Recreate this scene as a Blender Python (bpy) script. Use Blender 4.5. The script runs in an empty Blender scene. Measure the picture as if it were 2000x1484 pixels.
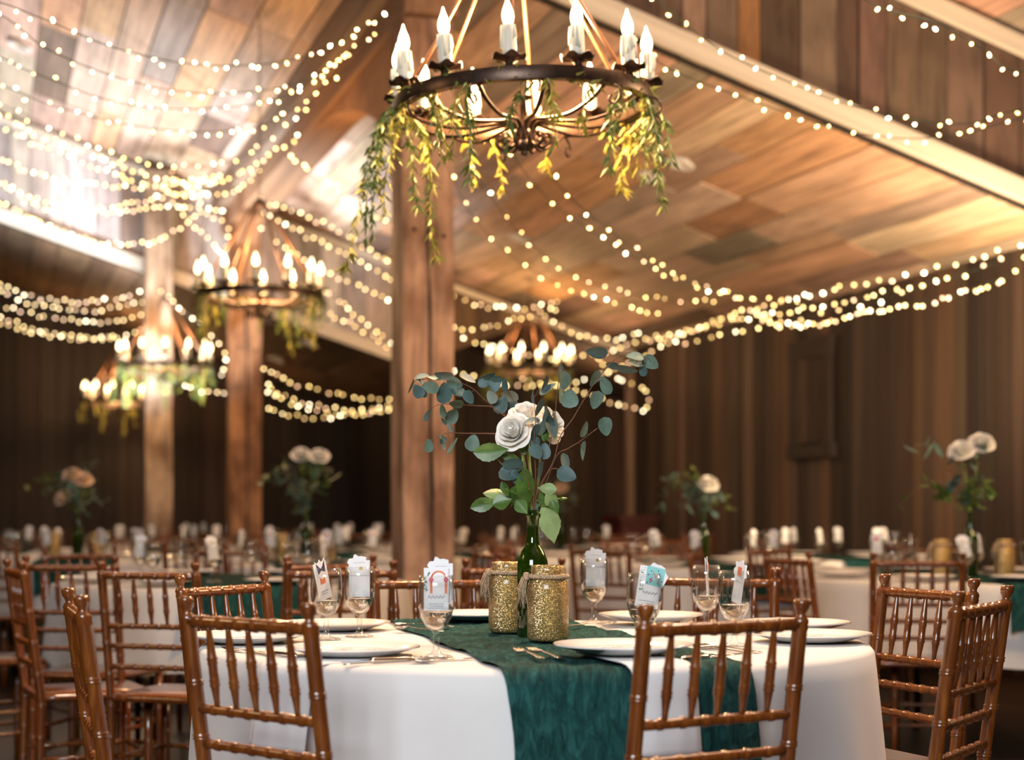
import bpy, bmesh, math, random
from mathutils import Vector, Matrix, Euler

R = random.Random(7)
rad = math.radians
scene = bpy.context.scene
COL = scene.collection

# ------------------------------------------------------------------ camera, light, exposure
F = 3300.0            # focal length in pixels of the 2000 x 1484 frame
EYE = 1.06
HZ = 1005.0           # horizon row
cam_d = bpy.data.cameras.new('camera')
cam_d.sensor_width = 36.0
cam_d.lens = F / 2000.0 * 36.0
cam_d.shift_y = (HZ - 742.0) / 2000.0
cam_d.clip_start = 0.05
cam_d.dof.use_dof = True
cam_d.dof.focus_distance = 3.95
cam_d.dof.aperture_fstop = 2.5
cam = bpy.data.objects.new('camera', cam_d)
COL.objects.link(cam)
cam.location = (0, 0, EYE)
cam.rotation_euler = (rad(90), 0, 0)
scene.camera = cam

vs = scene.view_settings
vs.view_transform = 'Standard'
vs.look = 'None'
vs.exposure = 0.12
vs.gamma = 1.0
vs.use_curve_mapping = False
cy = scene.cycles
cy.use_adaptive_sampling = False
cy.use_denoising = True
cy.max_bounces = 8
cy.diffuse_bounces = 4
cy.glossy_bounces = 4
cy.transmission_bounces = 8
cy.transparent_max_bounces = 12
cy.caustics_reflective = False
cy.caustics_refractive = False
cy.sample_clamp_indirect = 4.0
cy.blur_glossy = 0.5

world = bpy.data.worlds.new('world')
scene.world = world
world.use_nodes = True
world.node_tree.nodes['Background'].inputs[0].default_value = (1.0, 0.72, 0.5, 1)
world.node_tree.nodes['Background'].inputs[1].default_value = 0.04

C1, S1 = math.cos(rad(17.18)), math.sin(rad(17.18))   # the hall is turned 17 degrees to the camera
def P(u, s, z):
    return Vector((C1 * u - S1 * s, S1 * u + C1 * s, z))
E2 = Vector((C1, S1, 0)); E1 = Vector((-S1, C1, 0)); EZ = Vector((0, 0, 1))
def at(x, y, Y):
    return Vector(((x - 1000.0) / F * Y, Y, EYE + (HZ - y) / F * Y))

def light(kind, name, loc, energy, color, size=0.1, target=None, **kw):
    d = bpy.data.lights.new(name, kind)
    d.energy = energy; d.color = color
    if kind == 'AREA':
        d.shape = 'RECTANGLE'; d.size = size; d.size_y = kw.get('size_y', size)
    else:
        d.shadow_soft_size = size
    if kind == 'SPOT':
        d.spot_size = kw.get('cone', 2.0); d.spot_blend = 0.6
    o = bpy.data.objects.new(name, d)
    COL.objects.link(o); o.location = loc
    if target is not None:
        o.rotation_euler = (Vector(target) - Vector(loc)).to_track_quat('-Z', 'Y').to_euler()
    return o

WARM = (1.0, 0.69, 0.47)
# bounced flash behind the photographer, and a second flash standing at the far end pointing up
light('AREA', 'bounce_flash', (-1.0, -1.6, 3.0), 300, (0.9, 0.95, 1.0), 2.6, target=(0.2, 4.5, 0.8), size_y=1.8)
light('SPOT', 'remote_flash', P(1.05, 14.95, 1.25), 1050, (0.82, 0.91, 1.0), 0.12, target=P(1.05, 15.05, 4.3), cone=rad(118))
light('POINT', 'recess_fill', P(6.4, 17.9, 2.3), 26, (1.0, 0.66, 0.38), 0.15)  # added fill, not a real fixture: lifts the dark recess boards
light('SPOT', 'ceiling_fill', P(5.7, 8.2, 1.7), 330, (1.0, 0.70, 0.42), 0.25, target=P(3.6, 12.0, 3.7), cone=rad(150))  # added warm fill out of view right, brightens the middle ceiling
light('POINT', 'side_fill', P(5.0, 5.2, 2.7), 170, (1.0, 0.66, 0.36), 0.3)  # added fill out of view, no chandelier hangs here
light('POINT', 'side_fill', P(-2.2, 5.2, 2.7), 45, (1.0, 0.66, 0.36), 0.3)  # weaker added fill on the left, likewise without a chandelier
# warm ceiling floods of the hall
light('SPOT', 'hall_downlight', P(0.6, 5.6, 5.2), 620, WARM, 0.25, target=P(1.0, 3.8, 0.7), cone=rad(80))
light('SPOT', 'hall_downlight', P(3.4, 4.4, 4.5), 620, WARM, 0.25, target=P(2.0, 3.6, 0.7), cone=rad(80))

# ------------------------------------------------------------------ materials
MATS = {}
def new_mat(name):
    m = bpy.data.materials.new(name); m.use_nodes = True
    nt = m.node_tree; b = nt.nodes['Principled BSDF']
    MATS[name] = m
    return m, nt, b
def N(nt, t, **kw):
    n = nt.nodes.new(t)
    for k, v in kw.items():
        setattr(n, k, v)
    return n
def ramp(nt, fac, stops):
    r = N(nt, 'ShaderNodeValToRGB')
    e = r.color_ramp.elements
    e[0].position, e[0].color = stops[0][0], (*stops[0][1], 1)
    e[1].position, e[1].color = stops[-1][0], (*stops[-1][1], 1)
    for p, c in stops[1:-1]:
        q = e.new(p); q.color = (*c, 1)
    nt.links.new(fac, r.inputs[0])
    return r.outputs[0]
def mul(nt, a, b, fac=1.0, mode='MULTIPLY'):
    m = N(nt, 'ShaderNodeMix', data_type='RGBA', blend_type=mode)
    m.inputs[0].default_value = fac
    for s, v in ((m.inputs[6], a), (m.inputs[7], b)):
        if isinstance(v, tuple): s.default_value = (*v, 1)
        else: nt.links.new(v, s)
    return m.outputs[2]
def noise(nt, scale, detail=4, rough=0.6, vec=None, dist=0.0):
    n = N(nt, 'ShaderNodeTexNoise')
    n.inputs['Scale'].default_value = scale; n.inputs['Detail'].default_value = detail
    n.inputs['Roughness'].default_value = rough; n.inputs['Distortion'].default_value = dist
    if vec is not None: nt.links.new(vec, n.inputs['Vector'])
    return n
def coords(nt, scale=(1, 1, 1), rnd=True):
    tc = N(nt, 'ShaderNodeTexCoord'); mp = N(nt, 'ShaderNodeMapping')
    mp.inputs['Scale'].default_value = scale
    nt.links.new(tc.outputs['Object'], mp.inputs['Vector'])
    if rnd:
        oi = N(nt, 'ShaderNodeObjectInfo'); sc = N(nt, 'ShaderNodeVectorMath', operation='SCALE')
        sc.inputs[0].default_value = (37, 91, 53)
        nt.links.new(oi.outputs['Random'], sc.inputs['Scale'])
        nt.links.new(sc.outputs[0], mp.inputs['Location'])
    return mp.outputs[0]
def bump(nt, b, h, strength=0.3, dist=0.01):
    bp = N(nt, 'ShaderNodeBump'); bp.inputs['Strength'].default_value = strength
    bp.inputs['Distance'].default_value = dist
    nt.links.new(h, bp.inputs['Height']); nt.links.new(bp.outputs[0], b.inputs['Normal'])

def plain(name, col, rough=0.5, metal=0.0, coat=0.0, emit=None, estr=0.0, var=0.0, vscale=8.0, sheen=0.0):
    m, nt, b = new_mat(name)
    b.inputs['Roughness'].default_value = rough; b.inputs['Metallic'].default_value = metal
    b.inputs['Coat Weight'].default_value = coat; b.inputs['Coat Roughness'].default_value = 0.08
    b.inputs['Sheen Weight'].default_value = sheen
    n = noise(nt, vscale, 3, 0.6, coords(nt))
    lo = tuple(max(0, c * (1 - var)) for c in col); hi = tuple(min(1, c * (1 + var)) for c in col)
    nt.links.new(ramp(nt, n.outputs[0], [(0.3, lo), (0.7, hi)]), b.inputs['Base Color'])
    if emit:
        b.inputs['Emission Color'].default_value = (*emit, 1); b.inputs['Emission Strength'].default_value = estr
        m.cycles.emission_sampling = 'NONE'
    return m

def board_mat(name, grain_axis=1, rough=0.75, dark=0.45):
    # weathered barn board: colour from the object, streaks along the board's long (local y) axis
    m, nt, b = new_mat(name)
    oi = N(nt, 'ShaderNodeObjectInfo')
    n1 = noise(nt, 3.0, 6, 0.65, coords(nt, (5, 0.7, 2)), 0.4)
    n2 = noise(nt, 2.0, 3, 0.5, coords(nt, (1.5, 1.2, 1)))
    g = ramp(nt, n1.outputs[0], [(0.28, (dark, dark, dark)), (0.5, (0.95, 0.95, 0.95)), (0.75, (1.15, 1.1, 1.05))])
    g2 = ramp(nt, n2.outputs[0], [(0.3, (0.7, 0.66, 0.64)), (0.7, (1.15, 1.12, 1.1))])
    c = mul(nt, mul(nt, oi.outputs['Color'], g), g2)
    nt.links.new(c, b.inputs['Base Color'])
    b.inputs['Roughness'].default_value = rough
    bump(nt, b, n1.outputs[0], 0.35, 0.01)
    return m
M_BOARD = board_mat('barn_board')
M_BEAM = board_mat('timber', rough=0.7, dark=0.6)
M_BACK = plain('dark_backing', (0.012, 0.009, 0.007), 0.9, var=0.3)
M_FLOOR = plain('dark_floor', (0.035, 0.02, 0.014), 0.4, var=0.5, vscale=2.0)
M_TRIM = plain('pale_trim', (0.80, 0.72, 0.60), 0.7, var=0.15, vscale=3.0)
M_CLOTH = plain('white_linen', (0.68, 0.665, 0.65), 0.9, var=0.03, vscale=4, sheen=0.2)
M_NAPKIN = plain('white_napkin', (0.74, 0.74, 0.75), 0.9, var=0.03, sheen=0.2)
M_PORC = plain('white_china', (0.82, 0.79, 0.76), 0.18, coat=0.6, var=0.02)
M_PORC2 = plain('embossed_china', (0.70, 0.62, 0.55), 0.3, coat=0.3, var=0.25, vscale=120)
M_STEEL = plain('cutlery_steel', (0.75, 0.72, 0.68), 0.18, 1.0)
M_IRON = plain('bronze_iron', (0.07, 0.042, 0.03), 0.35, 0.75, var=0.35, vscale=20)
M_ROD = plain('copper_rod', (0.30, 0.14, 0.07), 0.4, 0.5, var=0.2)
M_WAX = plain('candle_sleeve', (0.80, 0.76, 0.62), 0.45, var=0.06)
M_FLAME = plain('flame_bulb', (1, 0.9, 0.7), 0.3, emit=(1.0, 0.74, 0.40), estr=9.0)
M_WIRE = plain('green_wire', (0.02, 0.05, 0.035), 0.5)
M_BULB = None
M_LEAF_G = plain('willow_leaf', (0.10, 0.15, 0.025), 0.5, var=0.5, vscale=6)
M_LEAF_LIT = plain('bulb_lit_willow_leaf', (0.26, 0.24, 0.03), 0.5, var=0.4, vscale=6)  # warm glow of the candle bulbs put into the leaf colour
M_EUC = plain('eucalyptus_leaf', (0.12, 0.20, 0.155), 0.55, var=0.3, vscale=20)
M_EUC2 = plain('grey_eucalyptus_leaf', (0.20, 0.24, 0.20), 0.55, var=0.25, vscale=20)
M_EUC3 = plain('blue_eucalyptus_leaf', (0.062, 0.12, 0.115), 0.55, var=0.25, vscale=20)
M_RLEAF = plain('rose_leaf', (0.06, 0.13, 0.02), 0.42, coat=0.05, var=0.4, vscale=30)
M_RLEAF2 = plain('pale_rose_leaf', (0.24, 0.34, 0.13), 0.5, var=0.2, vscale=30)
M_STEM = plain('red_brown_stem', (0.16, 0.07, 0.04), 0.6)
M_GSTEM = plain('green_stem', (0.20, 0.30, 0.05), 0.5)
M_PETAL = plain('white_petal', (0.86, 0.83, 0.76), 0.6, var=0.05, vscale=15, sheen=0.3)
M_PEACH = plain('peach_petal', (0.85, 0.66, 0.48), 0.6, var=0.1, vscale=15)
M_ROPE = plain('jute_rope', (0.42, 0.30, 0.19), 0.9, var=0.35, vscale=150)
M_CARD = plain('white_card', (0.86, 0.86, 0.88), 0.6, var=0.02)
M_INK = plain('grey_print', (0.22, 0.23, 0.25), 0.7)
M_GREENINK = plain('green_print', (0.06, 0.22, 0.12), 0.7)
M_ORANGE = plain('orange_print', (0.80, 0.22, 0.10), 0.6, var=0.2, vscale=90)
M_PINK = plain('pink_print', (0.75, 0.08, 0.20), 0.6, var=0.3, vscale=90)
M_AQUA = plain('aqua_print', (0.28, 0.66, 0.66), 0.6)
M_NAVY = plain('navy_print', (0.03, 0.03, 0.09), 0.6)
M_PURPLE = plain('purple_print', (0.25, 0.08, 0.35), 0.6)
M_BRASS = plain('brass_foil', (0.28, 0.18, 0.04), 0.35, 0.6)
M_MAROON = plain('maroon_lacquer', (0.07, 0.008, 0.006), 0.35, var=0.2)
M_WHITEPLASTIC = plain('white_plastic', (0.8, 0.77, 0.72), 0.4)
M_DARKMETAL = plain('dark_metal', (0.02, 0.02, 0.02), 0.5, 0.5)

# varnished chair wood
m, nt, b = new_mat('varnished_fruitwood')
n1 = noise(nt, 6, 5, 0.6, coords(nt, (9, 9, 1.2)), 0.6)
nt.links.new(ramp(nt, n1.outputs[0], [(0.3, (0.080, 0.018, 0.003)), (0.55, (0.165, 0.045, 0.0065)), (0.8, (0.28, 0.092, 0.014))]), b.inputs['Base Color'])
b.inputs['Roughness'].default_value = 0.26
b.inputs['Coat Weight'].default_value = 0.7; b.inputs['Coat Roughness'].default_value = 0.08
M_CHAIR = m
# teal gauze runner
m, nt, b = new_mat('teal_gauze')
n1 = noise(nt, 10, 5, 0.65, coords(nt, (6, 1.0, 2), False), 1.0)
nt.links.new(ramp(nt, n1.outputs[0], [(0.28, (0.003, 0.018, 0.018)), (0.5, (0.010, 0.055, 0.052)), (0.78, (0.030, 0.13, 0.12))]), b.inputs['Base Color'])
b.inputs['Roughness'].default_value = 0.9; b.inputs['Specular IOR Level'].default_value = 0.15
bump(nt, b, n1.outputs[0], 0.7, 0.02)
M_TEAL = m
# glitter jar
m, nt, b = new_mat('gold_glitter')
vo = N(nt, 'ShaderNodeTexVoronoi'); vo.inputs['Scale'].default_value = 950
nt.links.new(coords(nt, (1, 1, 1)), vo.inputs['Vector'])
sep = N(nt, 'ShaderNodeSeparateColor'); nt.links.new(vo.outputs['Color'], sep.inputs[0])
nt.links.new(ramp(nt, sep.outputs[0], [(0.0, (0.24, 0.13, 0.03)), (0.6, (0.52, 0.32, 0.085)), (0.92, (1.0, 0.82, 0.48))]), b.inputs['Base Color'])
b.inputs['Metallic'].default_value = 0.75; b.inputs['Roughness'].default_value = 0.33
nm = N(nt, 'ShaderNodeNormalMap'); nm.inputs['Strength'].default_value = 0.55
nt.links.new(vo.outputs['Color'], nm.inputs['Color'])
ge = N(nt, 'ShaderNodeNewGeometry')
vm = N(nt, 'ShaderNodeVectorMath', operation='SUBTRACT'); vm.inputs[1].default_value = (0.5, 0.5, 0.5)
nt.links.new(vo.outputs['Color'], vm.inputs[0])
vsn = N(nt, 'ShaderNodeVectorMath', operation='SCALE'); vsn.inputs['Scale'].default_value = 1.1
nt.links.new(vm.outputs[0], vsn.inputs[0])
va = N(nt, 'ShaderNodeVectorMath', operation='ADD')
nt.links.new(vsn.outputs[0], va.inputs[0]); nt.links.new(ge.outputs['Normal'], va.inputs[1])
vn = N(nt, 'ShaderNodeVectorMath', operation='NORMALIZE'); nt.links.new(va.outputs[0], vn.inputs[0])
nt.links.new(vn.outputs[0], b.inputs['Normal'])
b.inputs['Coat Weight'].default_value = 0.6; b.inputs['Coat Roughness'].default_value = 0.12
M_GOLD = m
def glass(name, col, rough=0.0, ior=1.45, trans=1.0):
    m, nt, b = new_mat(name)
    b.inputs['Base Color'].default_value = (*col, 1); b.inputs['Roughness'].default_value = rough
    b.inputs['Transmission Weight'].default_value = trans; b.inputs['IOR'].default_value = ior
    return m
def thin_glass(name):
    m = bpy.data.materials.new(name); m.use_nodes = True; nt = m.node_tree
    nt.nodes.remove(nt.nodes['Principled BSDF'])
    tr = N(nt, 'ShaderNodeBsdfTransparent'); tr.inputs[0].default_value = (.97, .975, .97, 1)
    gl = N(nt, 'ShaderNodeBsdfGlossy'); gl.inputs['Roughness'].default_value = .03
    fr = N(nt, 'ShaderNodeLayerWeight'); fr.inputs[0].default_value = .5
    pw = N(nt, 'ShaderNodeMath', operation='POWER'); pw.inputs[1].default_value = 2.3; nt.links.new(fr.outputs['Facing'], pw.inputs[0])
    ma = N(nt, 'ShaderNodeMath', operation='MULTIPLY_ADD'); ma.inputs[1].default_value = .80; ma.inputs[2].default_value = .06; nt.links.new(pw.outputs[0], ma.inputs[0])
    mx = N(nt, 'ShaderNodeMixShader')
    nt.links.new(ma.outputs[0], mx.inputs[0]); nt.links.new(tr.outputs[0], mx.inputs[1]); nt.links.new(gl.outputs[0], mx.inputs[2])
    nt.links.new(mx.outputs[0], nt.nodes['Material Output'].inputs[0])
    return m
M_GLASS = thin_glass('clear_glass')
M_WATER = glass('water', (1, 1, 1), 0.0, 1.33)
M_BOTTLE = glass('green_bottle_glass', (0.115, 0.25, 0.02), 0.02, 1.5, 0.92)
# light bulbs on the strings: brightness and tint differ from bulb to bulb
def bulb_mat(name, strength):
    m, nt, b = new_mat(name)
    oi = N(nt, 'ShaderNodeObjectInfo')
    col = ramp(nt, oi.outputs['Random'], [(0.0, (0.75, 0.42, 0.24)), (0.25, (0.55, 0.33, 0.10)), (0.5, (1.0, 0.66, 0.22)), (0.8, (1.1, 0.78, 0.34)), (1.0, (1.9, 1.6, 1.1))])
    nt.links.new(col, b.inputs['Emission Color']); b.inputs['Emission Strength'].default_value = strength
    m.cycles.emission_sampling = 'NONE'
    return m
M_BULB_N = bulb_mat('near_string_bulb', 14.0)
M_BULB_F = bulb_mat('far_string_bulb', 8.5)

# ------------------------------------------------------------------ mesh helpers
class MB:
    def __init__(self):
        self.v = []; self.f = []
    def add(self, vs, fs):
        o = len(self.v)
        self.v += [tuple(p) for p in vs]
        self.f += [tuple(i + o for i in q) for q in fs]
        return self
    def box(self, c, size, M=None):
        x, y, z = (d / 2 for d in size)
        vs = [Vector((sx * x, sy * y, sz * z)) for sz in (-1, 1) for sy in (-1, 1) for sx in (-1, 1)]
        if M is not None: vs = [M @ p for p in vs]
        return self.add([p + Vector(c) for p in vs], [(0, 2, 3, 1), (4, 5, 7, 6), (0, 1, 5, 4), (2, 6, 7, 3), (0, 4, 6, 2), (1, 3, 7, 5)])
    def hexa(self, p):
        return self.add(p, [(0, 3, 2, 1), (4, 5, 6, 7), (0, 1, 5, 4), (1, 2, 6, 5), (2, 3, 7, 6), (3, 0, 4, 7)])
    def tube(self, pts, r, n=8, cap=True):
        pts = [Vector(p) for p in pts]; k = len(pts)
        rs = r if isinstance(r, (list, tuple)) else [r] * k
        o = []; fs = []
        t0 = (pts[1] - pts[0]).normalized()
        a = t0.orthogonal().normalized()
        for i, p in enumerate(pts):
            t = (pts[min(i + 1, k - 1)] - pts[max(i - 1, 0)])
            t = t.normalized() if t.length > 1e-9 else t0
            a = (a - t * a.dot(t))
            a = a.normalized() if a.length > 1e-6 else t.orthogonal().normalized()
            bb = t.cross(a)
            for j in range(n):
                q = 2 * math.pi * j / n
                o.append(p + (a * math.cos(q) + bb * math.sin(q)) * rs[i])
        for i in range(k - 1):
            for j in range(n):
                fs.append((i * n + j, i * n + (j + 1) % n, (i + 1) * n + (j + 1) % n, (i + 1) * n + j))
        if cap:
            fs.append(tuple(range(n - 1, -1, -1))); fs.append(tuple((k - 1) * n + j for j in range(n)))
        return self.add(o, fs)
    def lathe(self, prof, n=16, c=(0, 0, 0), M=None, wave=None, cap=True):
        o = []; fs = []; k = len(prof)
        for i, (r, z) in enumerate(prof):
            for j in range(n):
                q = 2 * math.pi * j / n
                dz = wave(i, q) if wave else 0
                p = Vector((r * math.cos(q), r * math.sin(q), z + dz))
                if M is not None: p = M @ p
                o.append(p + Vector(c))
        for i in range(k - 1):
            for j in range(n):
                fs.append((i * n + j, i * n + (j + 1) % n, (i + 1) * n + (j + 1) % n, (i + 1) * n + j))
        if cap and prof[0][0] > 1e-6: fs.append(tuple(range(n - 1, -1, -1)))
        if cap and prof[-1][0] > 1e-6: fs.append(tuple((k - 1) * n + j for j in range(n)))
        return self.add(o, fs)
    def grid(self, fn, nu, nv, close=False):
        o = [fn(i / nu, j / nv) for j in range(nv + 1) for i in range(nu + 1)]
        w = nu + 1
        return self.add(o, [(j * w + i, j * w + i + 1, (j + 1) * w + i + 1, (j + 1) * w + i) for j in range(nv) for i in range(nu)])
    def mesh(self, name, mat, smooth=True):
        me = bpy.data.meshes.new(name)
        me.from_pydata([tuple(p) for p in self.v], [], self.f)
        me.materials.append(mat)
        if smooth:
            me.polygons.foreach_set('use_smooth', [True] * len(me.polygons))
        me.update()
        return me
    def obj(self, name, mat, parent=None, smooth=True, M=None):
        return put(name, self.mesh(name, mat, smooth), parent, M)
def put(name, me, parent=None, M=None, color=None):
    o = bpy.data.objects.new(name, me)
    COL.objects.link(o)
    if parent is not None: o.parent = parent
    if M is not None: o.matrix_basis = M
    if color is not None: o.color = (*color, 1)
    return o
def sharp(me, ang=40):
    me.set_sharp_from_angle(angle=rad(ang)); return me
def tag(o, label, cat, group=None):
    o['label'] = label; o['category'] = cat
    if group: o['group'] = group
    return o
def empty(name, label, cat, loc=(0, 0, 0), rz=0.0, group=None, rot=None):
    o = bpy.data.objects.new(name, None)
    COL.objects.link(o); o.location = loc
    o.rotation_euler = rot if rot else (0, 0, rz)
    o.empty_display_size = 0.05
    return tag(o, label, cat, group)
def struct(o):
    o['kind'] = 'structure'; return o
def T(loc, rot=(0, 0, 0), sc=(1, 1, 1)):
    return Matrix.LocRotScale(Vector(loc), Euler(rot), Vector(sc))
def frame(c, ex, ey, ez, dims):
    m = Matrix.Identity(4)
    for i, (e, d) in enumerate(zip((ex, ey, ez), dims)):
        e = e.normalized() * d
        for k in range(3): m[k][i] = e[k]
    for k in range(3): m[k][3] = c[k]
    return m
def catmull(pts, n):
    pts = [Vector(p) for p in pts]
    pp = [pts[0] * 2 - pts[1]] + pts + [pts[-1] * 2 - pts[-2]]
    out = []
    for i in range(1, len(pp) - 2):
        p0, p1, p2, p3 = pp[i - 1:i + 3]
        for k in range(n):
            t = k / n
            out.append(0.5 * ((2 * p1) + (p2 - p0) * t + (2 * p0 - 5 * p1 + 4 * p2 - p3) * t * t + (3 * p1 - p0 - 3 * p2 + p3) * t ** 3))
    out.append(pts[-1]); return out
BOX = MB().box((0, 0, 0), (1, 1, 1)).mesh('board', M_BOARD, False)
BOXB = MB().box((0, 0, 0), (1, 1, 1)).mesh('timber', M_BEAM, False)
BOXT = MB().box((0, 0, 0), (1, 1, 1)).mesh('trim_board', M_TRIM, False)
def jit(c, a=0.15, h=0.05):
    k = 1 + R.uniform(-a, a)
    return tuple(max(0.0, x * k * (1 + R.uniform(-h, h))) for x in c)

# ------------------------------------------------------------------ the hall
PITCH = 0.32
UP, UR, UL = 2.30, 6.487, -6.0          # post line, right wall, left wall
SA, SB, SE, S0 = 8.9, 16.6, 21.2, -3.5    # roof steps A and B, end wall, wall behind the camera
def zc(k, u): return 4.13 + (2 - k) * 1.02 - PITCH * (u - UP)
NRM = (E2 * PITCH + EZ).normalized(); SLP = (E2 - EZ * PITCH).normalized()

o = MB().hexa([P(UL - .3, S0 - .3, -.12), P(9, S0 - .3, -.12), P(9, SE + .6, -.12), P(UL - .3, SE + .6, -.12),
               P(UL - .3, S0 - .3, 0), P(9, S0 - .3, 0), P(9, SE + .6, 0), P(UL - .3, SE + .6, 0)]).obj('floor', M_FLOOR, None, False)
struct(o)

def board_row(parent, origin, along, across, out, length, total, widths, thick, palette, weights, seglen=None, name='board', dd=0.012):
    """boards laid side by side in the direction `across`, each running `along`"""
    a = 0.0
    while a < total - 0.02:
        w = min(R.uniform(*widths), total - a)
        l = 0.0
        L = length(a + w / 2) if callable(length) else length
        while l < L - 0.01:
            sl = L if seglen is None else min(R.uniform(*seglen), L - l)
            if seglen and L - l - sl < 0.4: sl = L - l
            t = thick + R.uniform(0, dd)
            c = origin + across * (a + w / 2) + along * (l + sl / 2) + out * (t / 2)
            put(name, BOX, parent, frame(c, across, along, out, (w - 0.011, sl - 0.009, t)), jit(R.choices(palette, weights)[0], 0.22, 0.06))
            l += sl
        a += w
WALLP = [(0.118, 0.080, 0.057), (0.062, 0.041, 0.029), (0.21, 0.150, 0.108), (0.15, 0.090, 0.053), (0.034, 0.024, 0.019)]
WALLW = [5, 4, 1.6, 1.2, 1.6]
FACEP = [(0.17, 0.115, 0.085), (0.115, 0.075, 0.055), (0.33, 0.235, 0.17), (0.30, 0.16, 0.07), (0.21, 0.15, 0.115)]
PALEP = [(0.64, 0.60, 0.57), (0.54, 0.48, 0.43), (0.74, 0.71, 0.68), (0.44, 0.36, 0.31)]
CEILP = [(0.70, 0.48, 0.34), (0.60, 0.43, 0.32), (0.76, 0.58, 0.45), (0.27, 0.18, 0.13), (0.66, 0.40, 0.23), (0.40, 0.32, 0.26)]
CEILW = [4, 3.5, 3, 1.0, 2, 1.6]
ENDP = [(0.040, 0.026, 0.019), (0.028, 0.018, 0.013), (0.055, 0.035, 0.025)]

# right wall, section 1 and 2
w = MB().hexa([P(UR, S0, 0), P(UR + .15, S0, 0), P(UR + .15, SB, 0), P(UR, SB, 0), P(UR, S0, 3.9), P(UR + .15, S0, 3.9), P(UR + .15, SB, 3.9), P(UR, SB, 3.9)]).obj('wall_right', M_BACK, None, False)
struct(w)
board_row(w, P(UR, SB, 0), EZ, -E1, -E2, lambda a: 2.88 if SB - a > SA else 3.8, SB - 6.0, (0.11, 0.27), 0.015, WALLP, WALLW, dd=0.02)
# corner post strip at the end of the right wall
struct(put('trim_1', BOXB, None, frame(P(UR - .02, SB + .03, 1.4), E1, EZ, E2, (0.10, 2.8, 0.12)), (0.30, 0.20, 0.13)))
# old boarded opening on the right wall
fw = MB().box((0, 0, 0), (0.46, 0.70, 0.012)).obj('window_1', M_BACK, None, False, frame(P(UR - .05, 12.5, 2.0), E1, EZ, -E2, (1, 1, 1)))
struct(fw)
for (x, y, ww, hh, t) in ((0, 0.42, 0.74, 0.16, 0.05), (-0.29, 0, 0.14, 0.80, 0.035), (0.29, 0, 0.14, 0.80, 0.035), (0, -0.42, 0.78, 0.11, 0.06)):
    put('frame_board', BOX, fw, T((x, y, 0.012), (0, 0, rad(90) if ww > hh else 0), (min(ww, hh), max(ww, hh), t)), (0.045, 0.032, 0.026))
for i, cc in enumerate(((0.055, 0.034, 0.024), (0.05, 0.032, 0.024), (0.11, 0.07, 0.045))):
    put('panel_board', BOX, fw, T((-0.15 + i * 0.15, 0, 0.008), (0, 0, 0), (0.145, 0.70, 0.014)), cc)

# wall faces at the two roof steps
fa = MB().hexa([P(UL, SA, zc(2, UL)), P(UR, SA, zc(2, UR)), P(UR, SA + .08, zc(2, UR)), P(UL, SA + .08, zc(2, UL)),
                P(UL, SA, zc(1, UL) + .1), P(UR, SA, zc(1, UR) + .1), P(UR, SA + .08, zc(1, UR) + .1), P(UL, SA + .08, zc(1, UL) + .1)]).obj('wall_upper_near', M_BACK, None, False)
struct(fa)
def slanted_boards(parent, s, u0, u1, zlo, zhi, out, widths, palette, weights, dd=0.015):
    u = u0
    while u < u1 - .02:
        ww = min(R.uniform(*widths), u1 - u)
        ua, ub = u + .004, u + ww - .004
        t = .015 + R.uniform(0, dd)
        me = MB().hexa([Vector(q) for q in ((-ww / 2 + .004, 0, 0), (ww / 2 - .004, 0, 0), (ww / 2 - .004, 0, t), (-ww / 2 + .004, 0, t),
                        (-ww / 2 + .004, 1, 0), (ww / 2 - .004, 1, 0), (ww / 2 - .004, 1, t), (-ww / 2 + .004, 1, t))])
        # shear top and bottom to follow the roof
        vs = []
        for (x, y, z) in me.v:
            uu = u + ww / 2 + x
            vs.append((x, (zhi(uu) if y > .5 else zlo(uu)), z))
        me.v = vs
        put('board', me.mesh('board', M_BOARD, False), parent, frame(P(u + ww / 2, s, 0), E2, EZ, out, (1, 1, 1)), jit(R.choices(palette, weights)[0], 0.2, 0.05))
        u += ww
slanted_boards(fa, SA, 1.2, UR, lambda u: zc(2, u), lambda u: zc(1, u), -E1, (0.14, 0.26), FACEP, [4, 4, 1.3, .8, 2])
fb = MB().hexa([P(UL, SB + .02, zc(3, UL)), P(4.4, SB + .02, zc(3, 4.4)), P(4.4, SB + .1, zc(3, 4.4)), P(UL, SB + .1, zc(3, UL)),
                P(UL, SB + .02, zc(2, UL) + .1), P(4.4, SB + .02, zc(2, 4.4) + .1), P(4.4, SB + .1, zc(2, 4.4) + .1), P(UL, SB + .1, zc(2, UL) + .1)]).obj('wall_upper_far', M_BACK, None, False)
struct(fb)
slanted_boards(fb, SB, 4.4, 6.45, lambda u: min(2.68 + (u - 4.4) * .4035, zc(2, u) - .12), lambda u: zc(2, u), -E1, (0.16, 0.28), [(0.20, 0.13, 0.075), (0.16, 0.10, 0.06), (0.10, 0.065, 0.042)], [1, 1, 1])
slanted_boards(fb, SB, -2.0, 4.4, lambda u: zc(3, u), lambda u: zc(2, u), -E1, (0.16, 0.28), PALEP, [4, 3, 2, 2])
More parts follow.
